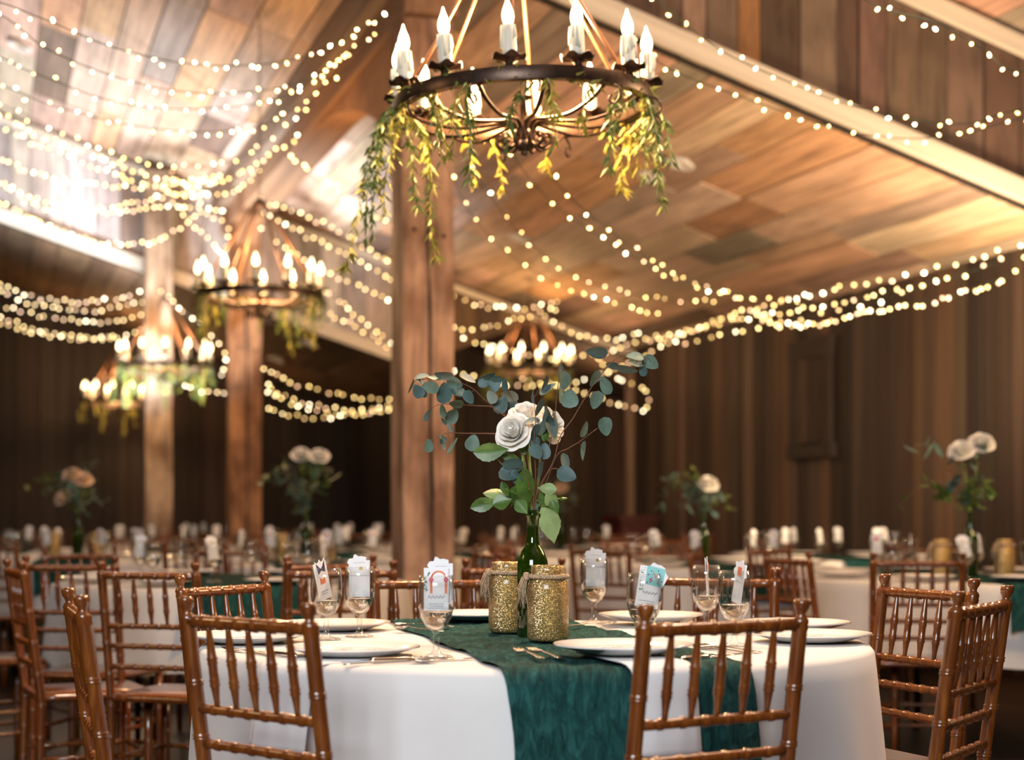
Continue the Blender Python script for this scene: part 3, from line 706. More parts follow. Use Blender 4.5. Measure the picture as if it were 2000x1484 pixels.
ST = [
 # near swags across the upper left
 ([(-60, -10, 5.8), (80, 35, 6.0), (240, 98, 6.3), (420, 128, 6.8), (600, 108, 7.3), (770, 20, 7.8)], 'topmost fairy light string at the upper left'),
 ([(-60, 5, 6.2), (100, 100, 6.5), (280, 165, 6.8), (440, 182, 7.2), (600, 155, 7.6), (740, 60, 8.0)], 'second fairy light string from the top at the upper left'),
 ([(-60, 95, 6.6), (60, 140, 6.9), (230, 200, 7.2), (400, 212, 7.6), (560, 185, 8.0), (700, 90, 8.4)], 'third fairy light string from the top at the upper left'),
 ([(-60, 150, 7.0), (100, 205, 7.3), (260, 245, 7.7), (420, 257, 8.1), (540, 232, 8.5), (680, 130, 8.8)], 'fourth fairy light string from the top at the upper left'),
 ([(-40, 195, 9.0), (90, 245, 9.3), (220, 300, 9.8), (360, 325, 10.3), (480, 300, 10.6), (610, 200, 10.8)], 'fairy light string just under the upper left roof trim'),
 ([(-40, 215, 10), (80, 265, 10.4), (200, 310, 10.8), (330, 350, 11.2), (450, 345, 11.6), (590, 260, 11.8)], 'fairy light string on the pale upper wall, highest row'),
 ([(-40, 240, 11), (80, 285, 11.4), (200, 330, 11.8), (320, 370, 12.2), (440, 375, 12.6), (520, 320, 12.8)], 'fairy light string on the pale upper wall, second row'),
 ([(-40, 300, 12), (60, 335, 12.4), (180, 358, 12.8), (300, 362, 13.2), (430, 340, 13.6)], 'fairy light string on the pale upper wall, third row'),
 ([(-40, 345, 12.5), (60, 385, 12.9), (150, 405, 13.2), (250, 398, 13.6), (350, 375, 14.0), (440, 345, 14.2)], 'bright dense fairy light string over the lower left trim, upper row'),
 ([(-40, 350, 12.7), (60, 395, 13.1), (150, 415, 13.4), (250, 410, 13.8), (350, 400, 14.2), (440, 410, 14.4)], 'bright dense fairy light string over the lower left trim, lower row'),
 ([(-40, 385, 13), (60, 425, 13.4), (150, 460, 13.8), (230, 476, 14.2), (320, 462, 14.6), (400, 405, 14.8)], 'fairy light string following the lower left roof trim'),
 ([(330, 330, 13.2), (370, 370, 13.5), (400, 410, 13.8), (440, 440, 14.1), (445, 480, 14.4)], 'short fairy light string falling between the pale and orange posts'),
 ([(310, 350, 13.2), (360, 420, 13.6), (400, 455, 14.0), (440, 500, 14.4)], 'short fairy light string falling left of the orange post'),
 # between the orange post and the cracked post
 ([(560, 300, 11.5), (620, 340, 11.8), (690, 400, 12.1), (780, 440, 12.4)], 'fairy light string on the white ceiling between the two brown posts'),
 ([(500, 385, 14.0), (570, 412, 14.2), (650, 445, 14.4), (790, 530, 14.6)], 'fairy light string below the roof trim between the brown posts'),
 ([(510, 410, 14.3), (590, 455, 14.5), (680, 495, 14.7), (790, 560, 14.9)], 'second fairy light string below the roof trim between the brown posts'),
 ([(505, 440, 14.6), (580, 500, 14.8), (660, 540, 15.0), (790, 600, 15.2)], 'third fairy light string below the roof trim between the brown posts'),
 ([(600, 540, 14.6), (650, 578, 14.8), (700, 620, 15.0), (780, 680, 15.2)], 'bright fairy light string running down the far trim, upper row'),
 ([(600, 600, 14.8), (660, 620, 15.0), (710, 645, 15.2), (780, 690, 15.4)], 'bright fairy light string running down the far trim, lower row'),
 # lower left band
 ([(-40, 548, 15.5), (60, 578, 15.7), (150, 588, 15.9), (230, 582, 16.1), (290, 560, 16.3)], 'top row of the fairy light band on the dark wall at left'),
 ([(-40, 560, 15.7), (60, 592, 15.9), (150, 606, 16.1), (230, 600, 16.3), (290, 585, 16.5)], 'second row of the fairy light band on the dark wall at left'),
 ([(-40, 590, 15.9), (60, 612, 16.1), (150, 625, 16.3), (230, 628, 16.5), (290, 612, 16.7)], 'third row of the fairy light band on the dark wall at left'),
 ([(-40, 612, 16.0), (60, 640, 16.2), (150, 656, 16.4), (230, 660, 16.6), (290, 640, 16.8)], 'lowest row of the fairy light band on the dark wall at left'),
 ([(-40, 622, 16.1), (60, 647, 16.3), (160, 662, 16.5), (240, 655, 16.7)], 'doubled lowest row of the fairy light band at left'),
 ([(310, 560, 15.0), (360, 610, 15.1), (400, 640, 15.2), (440, 690, 15.3), (430, 740, 15.4)], 'fairy light string looping right of the pale post'),
 ([(350, 750, 15.0), (380, 758, 15.1), (410, 765, 15.2), (445, 768, 15.3)], 'short low fairy light string under the white-lit chandelier'),
 # right of the orange post, low
 ([(513, 715, 15.6), (540, 730, 15.8), (580, 750, 16.0), (650, 768, 16.2), (720, 778, 16.4), (775, 782, 16.5)], 'single fairy light string sagging right of the orange post'),
 ([(514, 745, 15.9), (560, 775, 16.1), (630, 793, 16.3), (700, 798, 16.5), (775, 785, 16.6)], 'upper row of the low fairy light band left of the cracked post'),
 ([(514, 760, 16.0), (560, 785, 16.2), (630, 803, 16.4), (700, 808, 16.6), (775, 795, 16.7)], 'middle row of the low fairy light band left of the cracked post'),
 ([(514, 798, 16.1), (560, 808, 16.3), (620, 815, 16.5), (700, 806, 16.7), (775, 800, 16.8)], 'lowest row of the low fairy light band left of the cracked post'),
 # right of the cracked post
 ([(840, 250, 8.6), (890, 360, 8.9), (930, 430, 9.2), (1000, 500, 9.6), (1090, 555, 10.2), (1200, 590, 11.0), (1300, 620, 12.0)], 'fairy light string crossing the ceiling just right of the cracked post'),
 ([(905, 300, 8.2), (960, 385, 8.6), (1020, 460, 9.0), (1120, 535, 9.8), (1240, 575, 10.8), (1400, 590, 12.2)], 'second fairy light string crossing the middle ceiling'),
 ([(980, 270, 7.6), (1040, 355, 8.0), (1110, 420, 8.5), (1220, 490, 9.4), (1340, 550, 10.6), (1480, 585, 12.0)], 'third fairy light string crossing the middle ceiling'),
 ([(1060, 330, 7.2), (1130, 400, 7.7), (1210, 465, 8.3), (1310, 530, 9.2), (1430, 575, 10.4), (1560, 590, 11.6)], 'rightmost fairy light string crossing the middle ceiling'),
 ([(878, 575, 14.6), (950, 598, 14.8), (1020, 600, 15.0), (1095, 590, 15.2)], 'upper row of fairy lights right of the cracked post'),
 ([(876, 640, 14.8), (940, 640, 15.0), (1000, 625, 15.2), (1090, 600, 15.4)], 'lower row of fairy lights right of the cracked post'),
 ([(1060, 610, 15.2), (1100, 640, 15.4), (1150, 658, 15.6), (1210, 660, 15.8), (1265, 640, 16.0)], 'fairy light string sagging below the gable peak'),
 ([(900, 660, 15.4), (990, 680, 15.6), (1080, 700, 15.8), (1170, 690, 16.0), (1265, 660, 16.2)], 'fairy light string behind the distant chandelier'),
 ([(880, 720, 15.6), (960, 745, 15.8), (1060, 752, 16.0), (1160, 735, 16.2), (1265, 690, 16.4)], 'fairy light string behind the upper eucalyptus leaves'),
 ([(1010, 735, 16.0), (1090, 755, 16.2), (1180, 780, 16.4), (1262, 800, 16.6)], 'lowest fairy light string right of the white roses'),
 ([(1160, 690, 16.0), (1210, 740, 16.2), (1262, 760, 16.4), (1264, 800, 16.5)], 'fairy light string dropping at the end of the right wall'),
 # along the right wall
 ([(1268, 685, 15.6), (1360, 640, 14.3), (1480, 600, 12.8), (1620, 566, 11.4), (1760, 538, 10.4), (1880, 508, 9.8), (2040, 464, 9.2)], 'top fairy light string along the eave of the right wall', 27),
 ([(1268, 668, 15.5), (1370, 638, 14.2), (1500, 613, 12.7), (1640, 590, 11.3), (1760, 563, 10.3), (1870, 538, 9.7), (2040, 488, 9.1)], 'second fairy light string along the eave of the right wall', 27),
 ([(1268, 650, 15.4), (1340, 667, 14.4), (1450, 645, 13.0), (1570, 618, 11.6), (1680, 594, 10.7), (1800, 566, 10.0)], 'third fairy light string along the eave of the right wall', 30),
 ([(1470, 605, 13.0), (1520, 632, 12.2), (1600, 630, 11.4), (1720, 605, 10.4), (1850, 580, 9.7), (2040, 520, 8.9)], 'lowest sagging fairy light string on the right wall'),
 # upper right, on the near upper wall
 ([(1230, 70, 6.6), (1300, 130, 6.7), (1400, 172, 6.8), (1520, 214, 6.9), (1640, 252, 7.0), (1760, 270, 7.0), (1880, 262, 6.9), (2040, 225, 6.7)], 'fairy light string along the pale trim at the upper right'),
 ([(1270, -20, 6.2), (1330, 40, 6.3), (1420, 105, 6.4), (1540, 160, 6.5), (1660, 205, 6.6), (1790, 235, 6.6), (1900, 240, 6.5), (2040, 205, 6.4)], 'fairy light string across the boarded upper wall at right'),
 ([(1640, -30, 5.6), (1720, 15, 5.7), (1830, 45, 5.7), (1920, 95, 5.8), (2040, 140, 5.8)], 'fairy light string in the top right corner'),
]
for st_ in ST:      # carry the strings on to the walls beyond the picture
    q_ = st_[0]
    if q_[0][0] < 0: q_.insert(0, (q_[0][0] - 560, q_[0][1] - 110, q_[0][2] - .8))
    if q_[-1][0] > 2000:
        q_ += [(2560, q_[-1][1] - 60, q_[-1][2] + .4), (3150, q_[-1][1] - 330, q_[-1][2] + .3)] if q_[-1][2] < 8 else [(2500, q_[-1][1] - 90, 8.7)]
    strand(*st_)

# ------------------------------------------------------------------ chairs
def ringed(z0, z1, r, every, n=10, taper=1.0, ring=1.14):
    prof = [(0, z0)]
    z = z0; prof.append((r, z))
    k = max(1, int((z1 - z0) / every))
    for i in range(1, k):
        zz = z0 + (z1 - z0) * i / k
        q = r * (1 + (taper - 1) * i / k)
        prof += [(q, zz - .0095), (q, zz - .0075), (q, zz - .0062), (q * ring, zz - .0042), (q * ring, zz - .0022), (q * 1.0, zz), (q * ring, zz + .0022), (q * ring, zz + .0042), (q, zz + .0062), (q, zz + .0075), (q, zz + .0095)]
    prof += [(r * taper, z1), (0, z1)]
    return prof
CW = .178; ZT = .905
POST = MB()
prof = ringed(0, .845, .0148, .105) [:-1]
prof += [(.0165, .850), (.0150, .856), (.0165, .862), (.0145, .868), (.0085, .874), (.0095, .880), (.0142, .888), (.0152, .897), (.0140, .904), (0, .905)]
POST.lathe(prof, 12)
PV = []
for (x, y, z) in POST.v:       # rear posts lean back above the seat
    lean = 0 if z < .44 else (z - .44) * .14
    PV.append((x, y - lean + .0 + (.44 - z) * -.03 * (z < .44), z))
POST.v = PV
CH = {}
CH['back_post'] = POST.mesh('back_post', M_CHAIR)
CH['leg'] = MB().lathe(ringed(0, .435, .0145, .11, taper=1.1), 10).mesh('leg', M_CHAIR)
def rod_x(L, r, nr, z=0):
    mb = MB(); prof = ringed(0, L, r, L / (nr + 1) if nr else L * 2, 10, ring=1.2)
    return mb.lathe(prof, 10, M=Matrix.Rotation(rad(90), 3, 'Y'), c=(-L / 2, 0, z))
CH['top_rail'] = rod_x(CW * 2, .0118, 6).mesh('top_rail', M_CHAIR)
CH['back_rung'] = rod_x(CW * 2, .0095, 6).mesh('back_rung', M_CHAIR)
SPH = .158
CH['spindle'] = MB().lathe([(0, 0), (.0052, 0), (.0062, .018), (.0088, .040), (.0108, .044), (.0092, .048), (.0108, .052), (.0092, .056), (.0092, .082), (.0108, .086), (.0094, .090), (.0110, .094), (.0092, .098), (.0078, .120), (.0055, SPH - .008), (.0052, SPH), (0, SPH)], 10).mesh('spindle', M_CHAIR)
sm = MB()
def seatf():
    prof = [(.0, .435), (.205, .435), (.212, .445), (.205, .457), (.0, .457)]
    mb = MB().lathe(prof, 32)
    v = []
    for (x, y, z) in mb.v:
        m_ = max(abs(x), abs(y), 1e-9); r_ = math.hypot(x, y); k = r_ / m_ * .94 if m_ > 1e-6 else 1
        k = min(k, 1.30)
        yy = y * k; v.append((x * k * (1 + .06 * yy / .2), yy, z))
    mb.v = v; return mb
CH['seat'] = seatf().mesh('seat', M_CHAIR)
CH['side_stretcher'] = MB().lathe(ringed(0, .36, .0085, .12), 8, M=Matrix.Rotation(rad(-90), 3, 'X'), c=(0, -.18, 0)).mesh('side_stretcher', M_CHAIR)
CH['front_stretcher'] = rod_x(CW * 2 + .02, .0085, 3).mesh('front_stretcher', M_CHAIR)
YB = -.178
def lean(z): return YB - max(0, (z - .44)) * .14
CHAIRS = []
def chair(x, y, rz, label, group=None):
    c = empty('chiavari_chair', label, 'chair', (x, y, 0), rz, group)
    for s in (-1, 1):
        put('back_post', CH['back_post'], c, T((s * CW, YB, 0)))
        put('leg', CH['leg'], c, T((s * (CW + .006), .178, 0)))
        for z in (.15, .24): put('side_stretcher', CH['side_stretcher'], c, T((s * (CW + .003), 0, z)))
    put('top_rail', CH['top_rail'], c, T((0, lean(.858), .858)))
    for z in (.690, .622, .552): put('back_rung', CH['back_rung'], c, T((0, lean(z), z)))
    for i in range(5): put('spindle', CH['spindle'], c, T(((i - 2) * .0585, lean(.695), .695), (math.atan(.14), 0, 0)))
    put('seat', CH['seat'], c)
    for z in (.15, .24): put('front_stretcher', CH['front_stretcher'], c, T((0, .178, z)))
    CHAIRS.append((x, y))
    return c
def chair_posts(L, Rr, away, label, group=None):
    L = Vector(L); Rr = Vector(Rr); d = (Rr - L).normalized(); mid = (L + Rr) / 2
    if not away: d = -d
    ang = math.atan2(d.y, d.x)
    fwd = Vector((-d.y, d.x))
    o = mid + fwd * -lean(.9)
    return chair(o.x, o.y, ang, label, group)
NEARG = 'chairs at the front table'
chair_posts((-.615, 3.21), (-.365, 2.98), True, 'fruitwood chiavari chair in front, left of the centre, back to the camera', NEARG)
chair_posts((.222, 2.92), (.545, 3.12), True, 'fruitwood chiavari chair in front, right of the gold jars, back to the camera', NEARG)
chair_posts((-.946, 3.60), (-.832, 3.26), True, 'chiavari chair at the far left of the front table, seen edge on', NEARG)
chair_posts((-.865, 4.33), (-.675, 4.68), False, 'chiavari chair directly behind the front left chair', NEARG)
chair_posts((-.40, 4.84), (-.05, 4.95), False, 'chiavari chair across the front table behind the goblet with the arch sticker', NEARG)
chair_posts((.45, 5.10), (.77, 4.97), False, 'chiavari chair across the front table behind the two right goblets', NEARG)
chair_posts((.985, 4.44), (1.125, 4.13), False, 'glossy chiavari chair at the right side of the front table, facing left', NEARG)
chair_posts((.90, 3.42), (1.10, 3.74), True, 'chiavari chair at the right edge, turned side on, spindles close together', NEARG)
chair_posts((-1.37, 5.62), (-1.03, 5.50), True, 'dark chiavari chair in front of the left table, back to the camera')
chair_posts((-1.78, 5.95), (-1.63, 5.62), True, 'dark chiavari chair cut by the left edge of the picture')
chair_posts((-2.22, 8.05), (-1.95, 8.25), False, 'blurred chiavari chair on the far side of the left table, facing the camera')
chair_posts((-1.64, 8.75), (-1.27, 8.75), False, 'blurred chiavari chair behind the left table with cream linen behind it')
chair_posts((-.745, 5.62), (-.40, 5.72), True, 'chiavari chair just left of the two left goblets, behind the front table')
chair_posts((-.165, 5.95), (.18, 6.05), True, 'chiavari chair seen behind the green bottle')
chair_posts((1.47, 6.92), (1.84, 6.86), True, 'chiavari chair in front of the right table with the gold jars')
chair_posts((1.11, 7.40), (1.24, 7.06), True, 'dark chiavari chair left of the right table, turned side on')

# ------------------------------------------------------------------ tables
TR = .79; TZ = .760
def cloth_mesh(seed):
    rr = random.Random(seed); n = 144
    ph = [rr.uniform(0, 6.28) for _ in range(5)]
    a0 = rr.uniform(0, 6.28)
    rows = [(0.0, 0), (.3, 0), (.6, 0), (.72, 0), (.765, 0), (.782, -.004), (.79, -.014)]
    verts = [(0, 0, TZ)]; fs = []
    def fold(q):
        return .5 * math.sin(9 * q + ph[0]) + .35 * math.sin(14 * q + ph[1]) + .25 * math.sin(23 * q + ph[2]) + .3 * math.sin(5 * q + ph[3])
    levels = []
    for (r, dz) in rows[1:]: levels.append(lambda q, r=r, dz=dz: (r, TZ + dz))
    nd = 9
    for k in range(1, nd + 1):
        t = k / nd
        def f(q, t=t):
            hem = .335 + .022 * math.sin(4 * q + a0) + .006 * fold(q)
            return (.79 + .028 * t ** .8 + .017 * t * fold(q), TZ - .014 - hem * t)
        levels.append(f)
    for f in levels:
        for j in range(n):
            q = 2 * math.pi * j / n; r, z = f(q)
            verts.append((r * math.cos(q), r * math.sin(q), z))
    for j in range(n): fs.append((0, 1 + j, 1 + (j + 1) % n))
    for i in range(len(levels) - 1):
        for j in range(n):
            fs.append((1 + i * n + j, 1 + (i + 1) * n + j, 1 + (i + 1) * n + (j + 1) % n, 1 + i * n + (j + 1) % n))
    mb = MB(); mb.add(verts, fs)
    return mb.mesh('tablecloth', M_CLOTH)
CLOTHS = [cloth_mesh(i) for i in range(4)]
TOPM = MB().lathe([(0, TZ - .03), (.765, TZ - .03), (.77, TZ - .016), (.765, TZ - .003), (0, TZ - .003)], 48).mesh('table_top', plain('plywood', (.4, .28, .17), .6))
LEGM = MB().tube([(0, 0, TZ - .03), (0, 0, 0)], .014, 8).mesh('leg', M_DARKMETAL)
def runner_mesh(wid, ang, over, seed):
    rr = random.Random(seed)
    ca, sa = math.cos(ang), math.sin(ang)
    ph = [rr.uniform(0, 6.28) for _ in range(8)]
    half = math.sqrt(TR * TR - (wid / 2) ** 2) * .999
    def fn(i, j):
        x = (i - .5) * wid + .008 * math.sin(23 * j + ph[0]) * (abs(i - .5) > .45)
        t = (j - .5) * 2
        Ltot = half + over
        l = t * Ltot
        edge = math.sqrt(max(0.0, TR * TR - x * x)) + .004
        wr = .0014 * (math.sin(61 * x + 9 * l + ph[1]) + math.sin(34 * l + 19 * x + ph[2]) + math.sin(90 * x - 25 * l + ph[3])) + .0009 * math.sin(140 * x + 30 * math.sin(7 * l) + ph[4])
        if abs(l) <= edge - .03:
            y, z = l, TZ + .0085 + wr
        else:
            d = abs(l) - (edge - .03)
            q = min(1.0, d / .05)
            out = edge - .03 + .050 * math.sin(q * math.pi / 2) + .004 + .22 * max(0, d - .03)
            out += .010 * math.sin(30 * x + ph[5]) * min(1, d / .12) + abs(wr) * 1.2
            y = math.copysign(out, l); z = TZ + .0085 + wr * (1 - q) - (.036 * (1 - math.cos(q * math.pi / 2)) + max(0, d - .05))
        return Vector((x * ca - y * sa, x * sa + y * ca, z))
    return MB().grid(fn, 46, 150).mesh('table_runner', M_TEAL)
def plate_mesh():
    mb = MB().lathe([(0, .004), (.05, .004), (.09, .0045), (.094, .008), (.138, .0185), (.1415, .0195), (.1415, .0165), (.098, .004), (.080, .0), (0, 0)], 56)
    return sharp(mb.mesh('plate', M_PORC), 35)
PLATE = plate_mesh()
PRIM = MB().lathe([(.078, .0048), (.084, .0062), (.0885, .0058), (.092, .0085), (.090, .0088), (.084, .0072), (.078, .0058), (.078, .0048)], 56, cap=False).mesh('embossed_band', M_PORC2)
def goblet_mesh():
    outer = [(.0, 0), (.034, 0), (.0355, .0015), (.030, .004), (.012, .008), (.007, .016), (.0058, .030), (.0068, .040), (.0052, .048), (.0085, .054), (.022, .064), (.032, .082), (.0375, .105), (.0385, .125), (.0365, .150), (.0348, .172)]
    inner = [(.0338, .172), (.0352, .150), (.0370, .125), (.0360, .105), (.0305, .083), (.0205, .066), (.006, .0575), (.0, .057)]
    return MB().lathe(outer + inner, 28).mesh('glass', M_GLASS)
GOB = goblet_mesh()
WATER = MB().lathe([(0, .0572), (.006, .0578), (.0203, .0663), (.0300, .0833), (.0332, .094), (.0332, .0945), (0, .0945)], 28).mesh('water', M_WATER)
BOT = MB().lathe([(0, .018), (.022, .012), (.030, .001), (.034, 0), (.0365, .004), (.037, .01), (.037, .165), (.0355, .180), (.027, .202), (.0175, .216), (.0150, .228), (.0138, .250), (.0135, .283), (.0152, .284), (.0156, .288), (.0152, .293), (.0138, .294), (.0138, .300),
                  (.0100, .300), (.0100, .250), (.0115, .225), (.0145, .214), (.0240, .199), (.0325, .178), (.034, .165), (.034, .012), (.025, .020), (0, .026)], 32).mesh('bottle_glass', M_BOTTLE)
JARB = MB().lathe([(0, .003), (.036, .003), (.0395, 0), (.0445, .004), (.0475, .012), (.0475, .118), (.0455, .132), (.0395, .1435), (.0385, .148), (.041, .1495), (.041, .152), (.0385, .1535), (.0385, .158), (.0398, .160), (.0398, .163), (.0385, .166), (.0385, .173), (.0365, .173), (.0365, .148), (.043, .130), (.0445, .118), (.0445, .012), (0, .008)], 40).mesh('jar_body', M_GOLD)
def rope_mesh():
    mb = MB()
    for k in range(3):
        pts = []
        for i in range(97):
            q = 2 * math.pi * i / 96; tw = q * 14 + k * 2.094
            r = .0445 + .0030 * math.cos(tw)
            pts.append((r * math.cos(q), r * math.sin(q), .1475 + .0030 * math.sin(tw)))
        mb.tube(pts, .0030, 5, False)
    return mb.mesh('rope', M_ROPE)
ROPE = rope_mesh()
def tassel_mesh(seed):
    rr = random.Random(seed); mb = MB()
    mb.lathe([(0, -.009), (.006, -.008), (.0085, 0), (.006, .008), (0, .009)], 10, c=(.051, 0, .149))
    mb.lathe([(0, -.007), (.006, -.005), (.007, 0), (.005, .006), (0, .007)], 10, c=(.052, .008, .146))
    for i in range(26):
        a = rr.uniform(-.5, .5); l = rr.uniform(.045, .072)
        up = rr.random() < .15
        x = .052 + rr.uniform(-.002, .008); y = rr.uniform(-.006, .008)
        mb.tube([(x, y, .147), (x + .006 + abs(rr.gauss(0, .004)), y + a * .02, .147 - l * .45), (x + rr.uniform(0, .012), y + a * .045 + rr.uniform(-.004, .004), .147 - l)], [.0016, .0015, .0012], 4)
    return mb.mesh('tassel', M_ROPE)
TASS = [tassel_mesh(1), tassel_mesh(2)]

def goblet(x, y, label, group, z=TZ, water=True):
    g = empty('water_goblet', label, 'goblet', (x, y, z), R.uniform(0, 6), group)
    put('glass', GOB, g)
    if water: put('water', WATER, g)
    return g
def plate(x, y, label, group, z=TZ + .0005):
    g = empty('dinner_plate', label, 'plate', (x, y, z), R.uniform(0, 6), group)
    put('dish', PLATE, g); put('embossed_band', PRIM, g)
    return g
def jar(x, y, z, rz, label, group):
    g = empty('mason_jar', label, 'jar', (x, y, z), rz, group)
    put('jar_body', JARB, g); r_ = put('rope', ROPE, g); put('tassel', TASS[R.random() < .5], r_)
    return g
def bottle(x, y, z, label, group):
    g = empty('wine_bottle', label, 'bottle', (x, y, z), 0, group)
    put('bottle_glass', BOT, g)
    return g
CARDB = MB().box((0, 0, .045), (.052, .0012, .090)).mesh('card', M_CARD, False)
def star_sheet(pts, th, mat, name):
    n = len(pts); mb = MB()
    mb.add([(x, -th, z) for x, z in pts] + [(x, 0, z) for x, z in pts], [tuple(range(n)), tuple(range(2 * n - 1, n - 1, -1))] + [(i, i + n, (i + 1) % n + n, (i + 1) % n) for i in range(n)])
    return mb.mesh(name, mat, False)
def wavy(cx, cz, rx, rz, seed, n=40, amp=.12):
    q = random.Random(seed); ph = q.uniform(0, 6)
    return [(cx + rx * (1 + amp * math.sin(7 * a + ph) + amp * .6 * math.sin(11 * a)) * math.cos(a), cz + rz * (1 + amp * math.sin(7 * a + ph) + amp * .6 * math.sin(11 * a)) * math.sin(a)) for a in [2 * math.pi * i / n for i in range(n)]]
STICK_BACK = star_sheet(wavy(-.004, .076, .026, .022, 4), .001, M_CARD, 'sticker')
def text_lines(parent, zs, w=.032, y=-.0016, seed=1, h=.0022):
    rr = random.Random(seed); mb = MB()
    for z in zs:
        ww = w * rr.uniform(.6, 1.0); x = -ww / 2
        while x < ww / 2:
            l = rr.uniform(.0012, .0026)
            mb.box((x + l / 2, y, z), (l, .0004, h * rr.uniform(.6, 1)))
            x += l + .0011
    mb.obj('print', M_INK, parent, False)
def favor_card(loc, rot, label, group, style=None, sc=1.0):
    g = empty('favor_card', label, 'card', loc, 0, group, rot=rot)
    g.scale = (sc, sc, sc)
    c = put('card', CARDB, g)
    if style == 'back':      # seen from behind: foil square, fine print, sticker edge showing
        st = put('sticker', STICK_BACK, g, T((0, .0018, .004)))
        MB().box((.004, -.0009, .070), (.0085, .0006, .0075)).obj('foil_square', M_BRASS, g, False)
        text_lines(g, (.0835,), .036, -.0009, 3, .0012)
        MB().box((0, -.0009, .052), (.052, .0005, .0007)).obj('fold_line', M_INK, g, False)
    elif style == 'arch':
        text_lines(g, (.014, .009, .005), .036, -.0009, 5, .0018)
        rr = random.Random(2); mb = MB()
        for i in range(26):
            a = rr.uniform(1.7, 3.9); x = -.004 + .021 * math.cos(a) * rr.uniform(.8, 1.1); z = .058 + .024 * math.sin(a)
            mb.box((x, -.0009, z), (rr.uniform(.002, .005), .0004, rr.uniform(.0012, .0025)), Matrix.Rotation(rr.uniform(0, 3), 3, 'Y'))
        mb.obj('wreath_print', M_GREENINK, g, False)
        mb = MB()
        for i in range(14): mb.box((-.016 + i * .0025, -.0009, .0285 + .002 * math.sin(i * 2.1)), (.0014, .0004, .004), Matrix.Rotation(.5 * math.sin(i), 3, 'Y'))
        mb.obj('script_print', M_INK, g, False)
        outline = [(-.016, .034), (-.018, .062), (-.015, .076), (-.006, .086), (.006, .089), (.018, .084), (.026, .074), (.028, .060), (.026, .034)]
        st = put('sticker', star_sheet(outline, .0012, M_CARD, 'sticker'), g, T((0, -.0006, 0)))
        mb = MB()
        for x in (-.0105, .0205): mb.box((x, -.0015, .049), (.0052, .0006, .026))
        ar = [(.005 + .0155 * math.cos(a), -.0016, .066 + .0165 * math.sin(a)) for a in [math.pi * i / 14 for i in range(15)]]
        mb.tube(ar, .0018, 5)
        mb.obj('arch_print', M_ORANGE, st, False)
        mb = MB()
        for x in (-.0105, .0205):
            for k in range(5): mb.lathe([(0, -.0006), (.0024, 0), (0, .0006)], 7, c=(x + .003 * math.cos(k * 1.26), -.0018, .065 + .003 * math.sin(k * 1.26)), M=Matrix.Rotation(rad(90), 3, 'X'))
        mb.obj('flower_print', M_PINK, st, False)
    elif style == 'charms':
        text_lines(g, (.014, .009, .005), .036, -.0009, 6, .0018)
        rr = random.Random(3); mb = MB()
        for i in range(26): mb.box((-.019 + rr.uniform(-.004, .008), -.0009, .035 + rr.uniform(0, .05)), (rr.uniform(.002, .006), .0004, .0012), Matrix.Rotation(rr.uniform(0, 3), 3, 'Y'))
        mb.obj('wreath_print', M_GREENINK, g, False)
        mb = MB()
        for i in range(14): mb.box((-.012 + i * .0024, -.0009, .0325 + .002 * math.sin(i * 2.1)), (.0014, .0004, .004), Matrix.Rotation(.5 * math.sin(i), 3, 'Y'))
        mb.obj('script_print', M_INK, g, False)
        st = put('sticker', star_sheet(wavy(.010, .070, .027, .028, 8, 44, .06), .0012, M_CARD, 'sticker'), g, T((0, -.0006, 0)))
        put('aqua_panel', star_sheet([(-.010, .051), (.029, .047), (.031, .089), (-.011, .091)], .0005, M_AQUA, 'aqua_panel'), st, T((0, -.0012, 0)))
        for k, mt in enumerate((M_PINK, M_PURPLE, M_ORANGE, M_NAVY)):
            mb = MB()
            for i in range(7 if k < 2 else 4): mb.lathe([(0, -.0004), (rr.uniform(.0010, .0022), 0), (0, .0004)], 6, c=(rr.uniform(-.007, .027), -.0021, rr.uniform(.052, .087)), M=Matrix.Rotation(rad(90), 3, 'X'))
            mb.obj('charm_print', mt, st, False)
    elif style == 'bat':
        st = put('sticker', star_sheet([(-.017, .060), (-.020, .095), (-.010, .086), (0, .097), (.008, .086), (.021, .098), (.018, .062), (0, .048)], .0012, M_CARD, 'sticker'), g, T((0, -.0006, 0)))
        put('wing_print', star_sheet([(-.014, .062), (-.017, .090), (-.008, .080), (0, .074), (.008, .080), (.018, .092), (.015, .064), (0, .070)], .0005, M_NAVY, 'wing_print'), st, T((0, -.0012, 0)))
        MB().box((.0, -.0012, .045), (.020, .0005, .014)).obj('red_print', M_ORANGE, g, False)
        text_lines(g, (.020, .014), .036, -.0009, 7, .0018)
    elif style == 'side':
        st = put('sticker', star_sheet(wavy(.004, .074, .027, .024, 5), .0014, M_CARD, 'sticker'), g, T((0, -.0015, 0), (0, 0, .12)))
        MB().box((.004, -.0040, .074), (.020, .0004, .02)).obj('print', M_ORANGE, g, False)
    elif style == 'small':
        st = put('sticker', STICK_BACK, g, T((0, -.001, .004)))
        if R.random() < .5: MB().box((-.004, -.0022, .074), (.018, .0004, .016)).obj('print', R.choice((M_PINK, M_ORANGE, M_INK)), g, False)
    return g

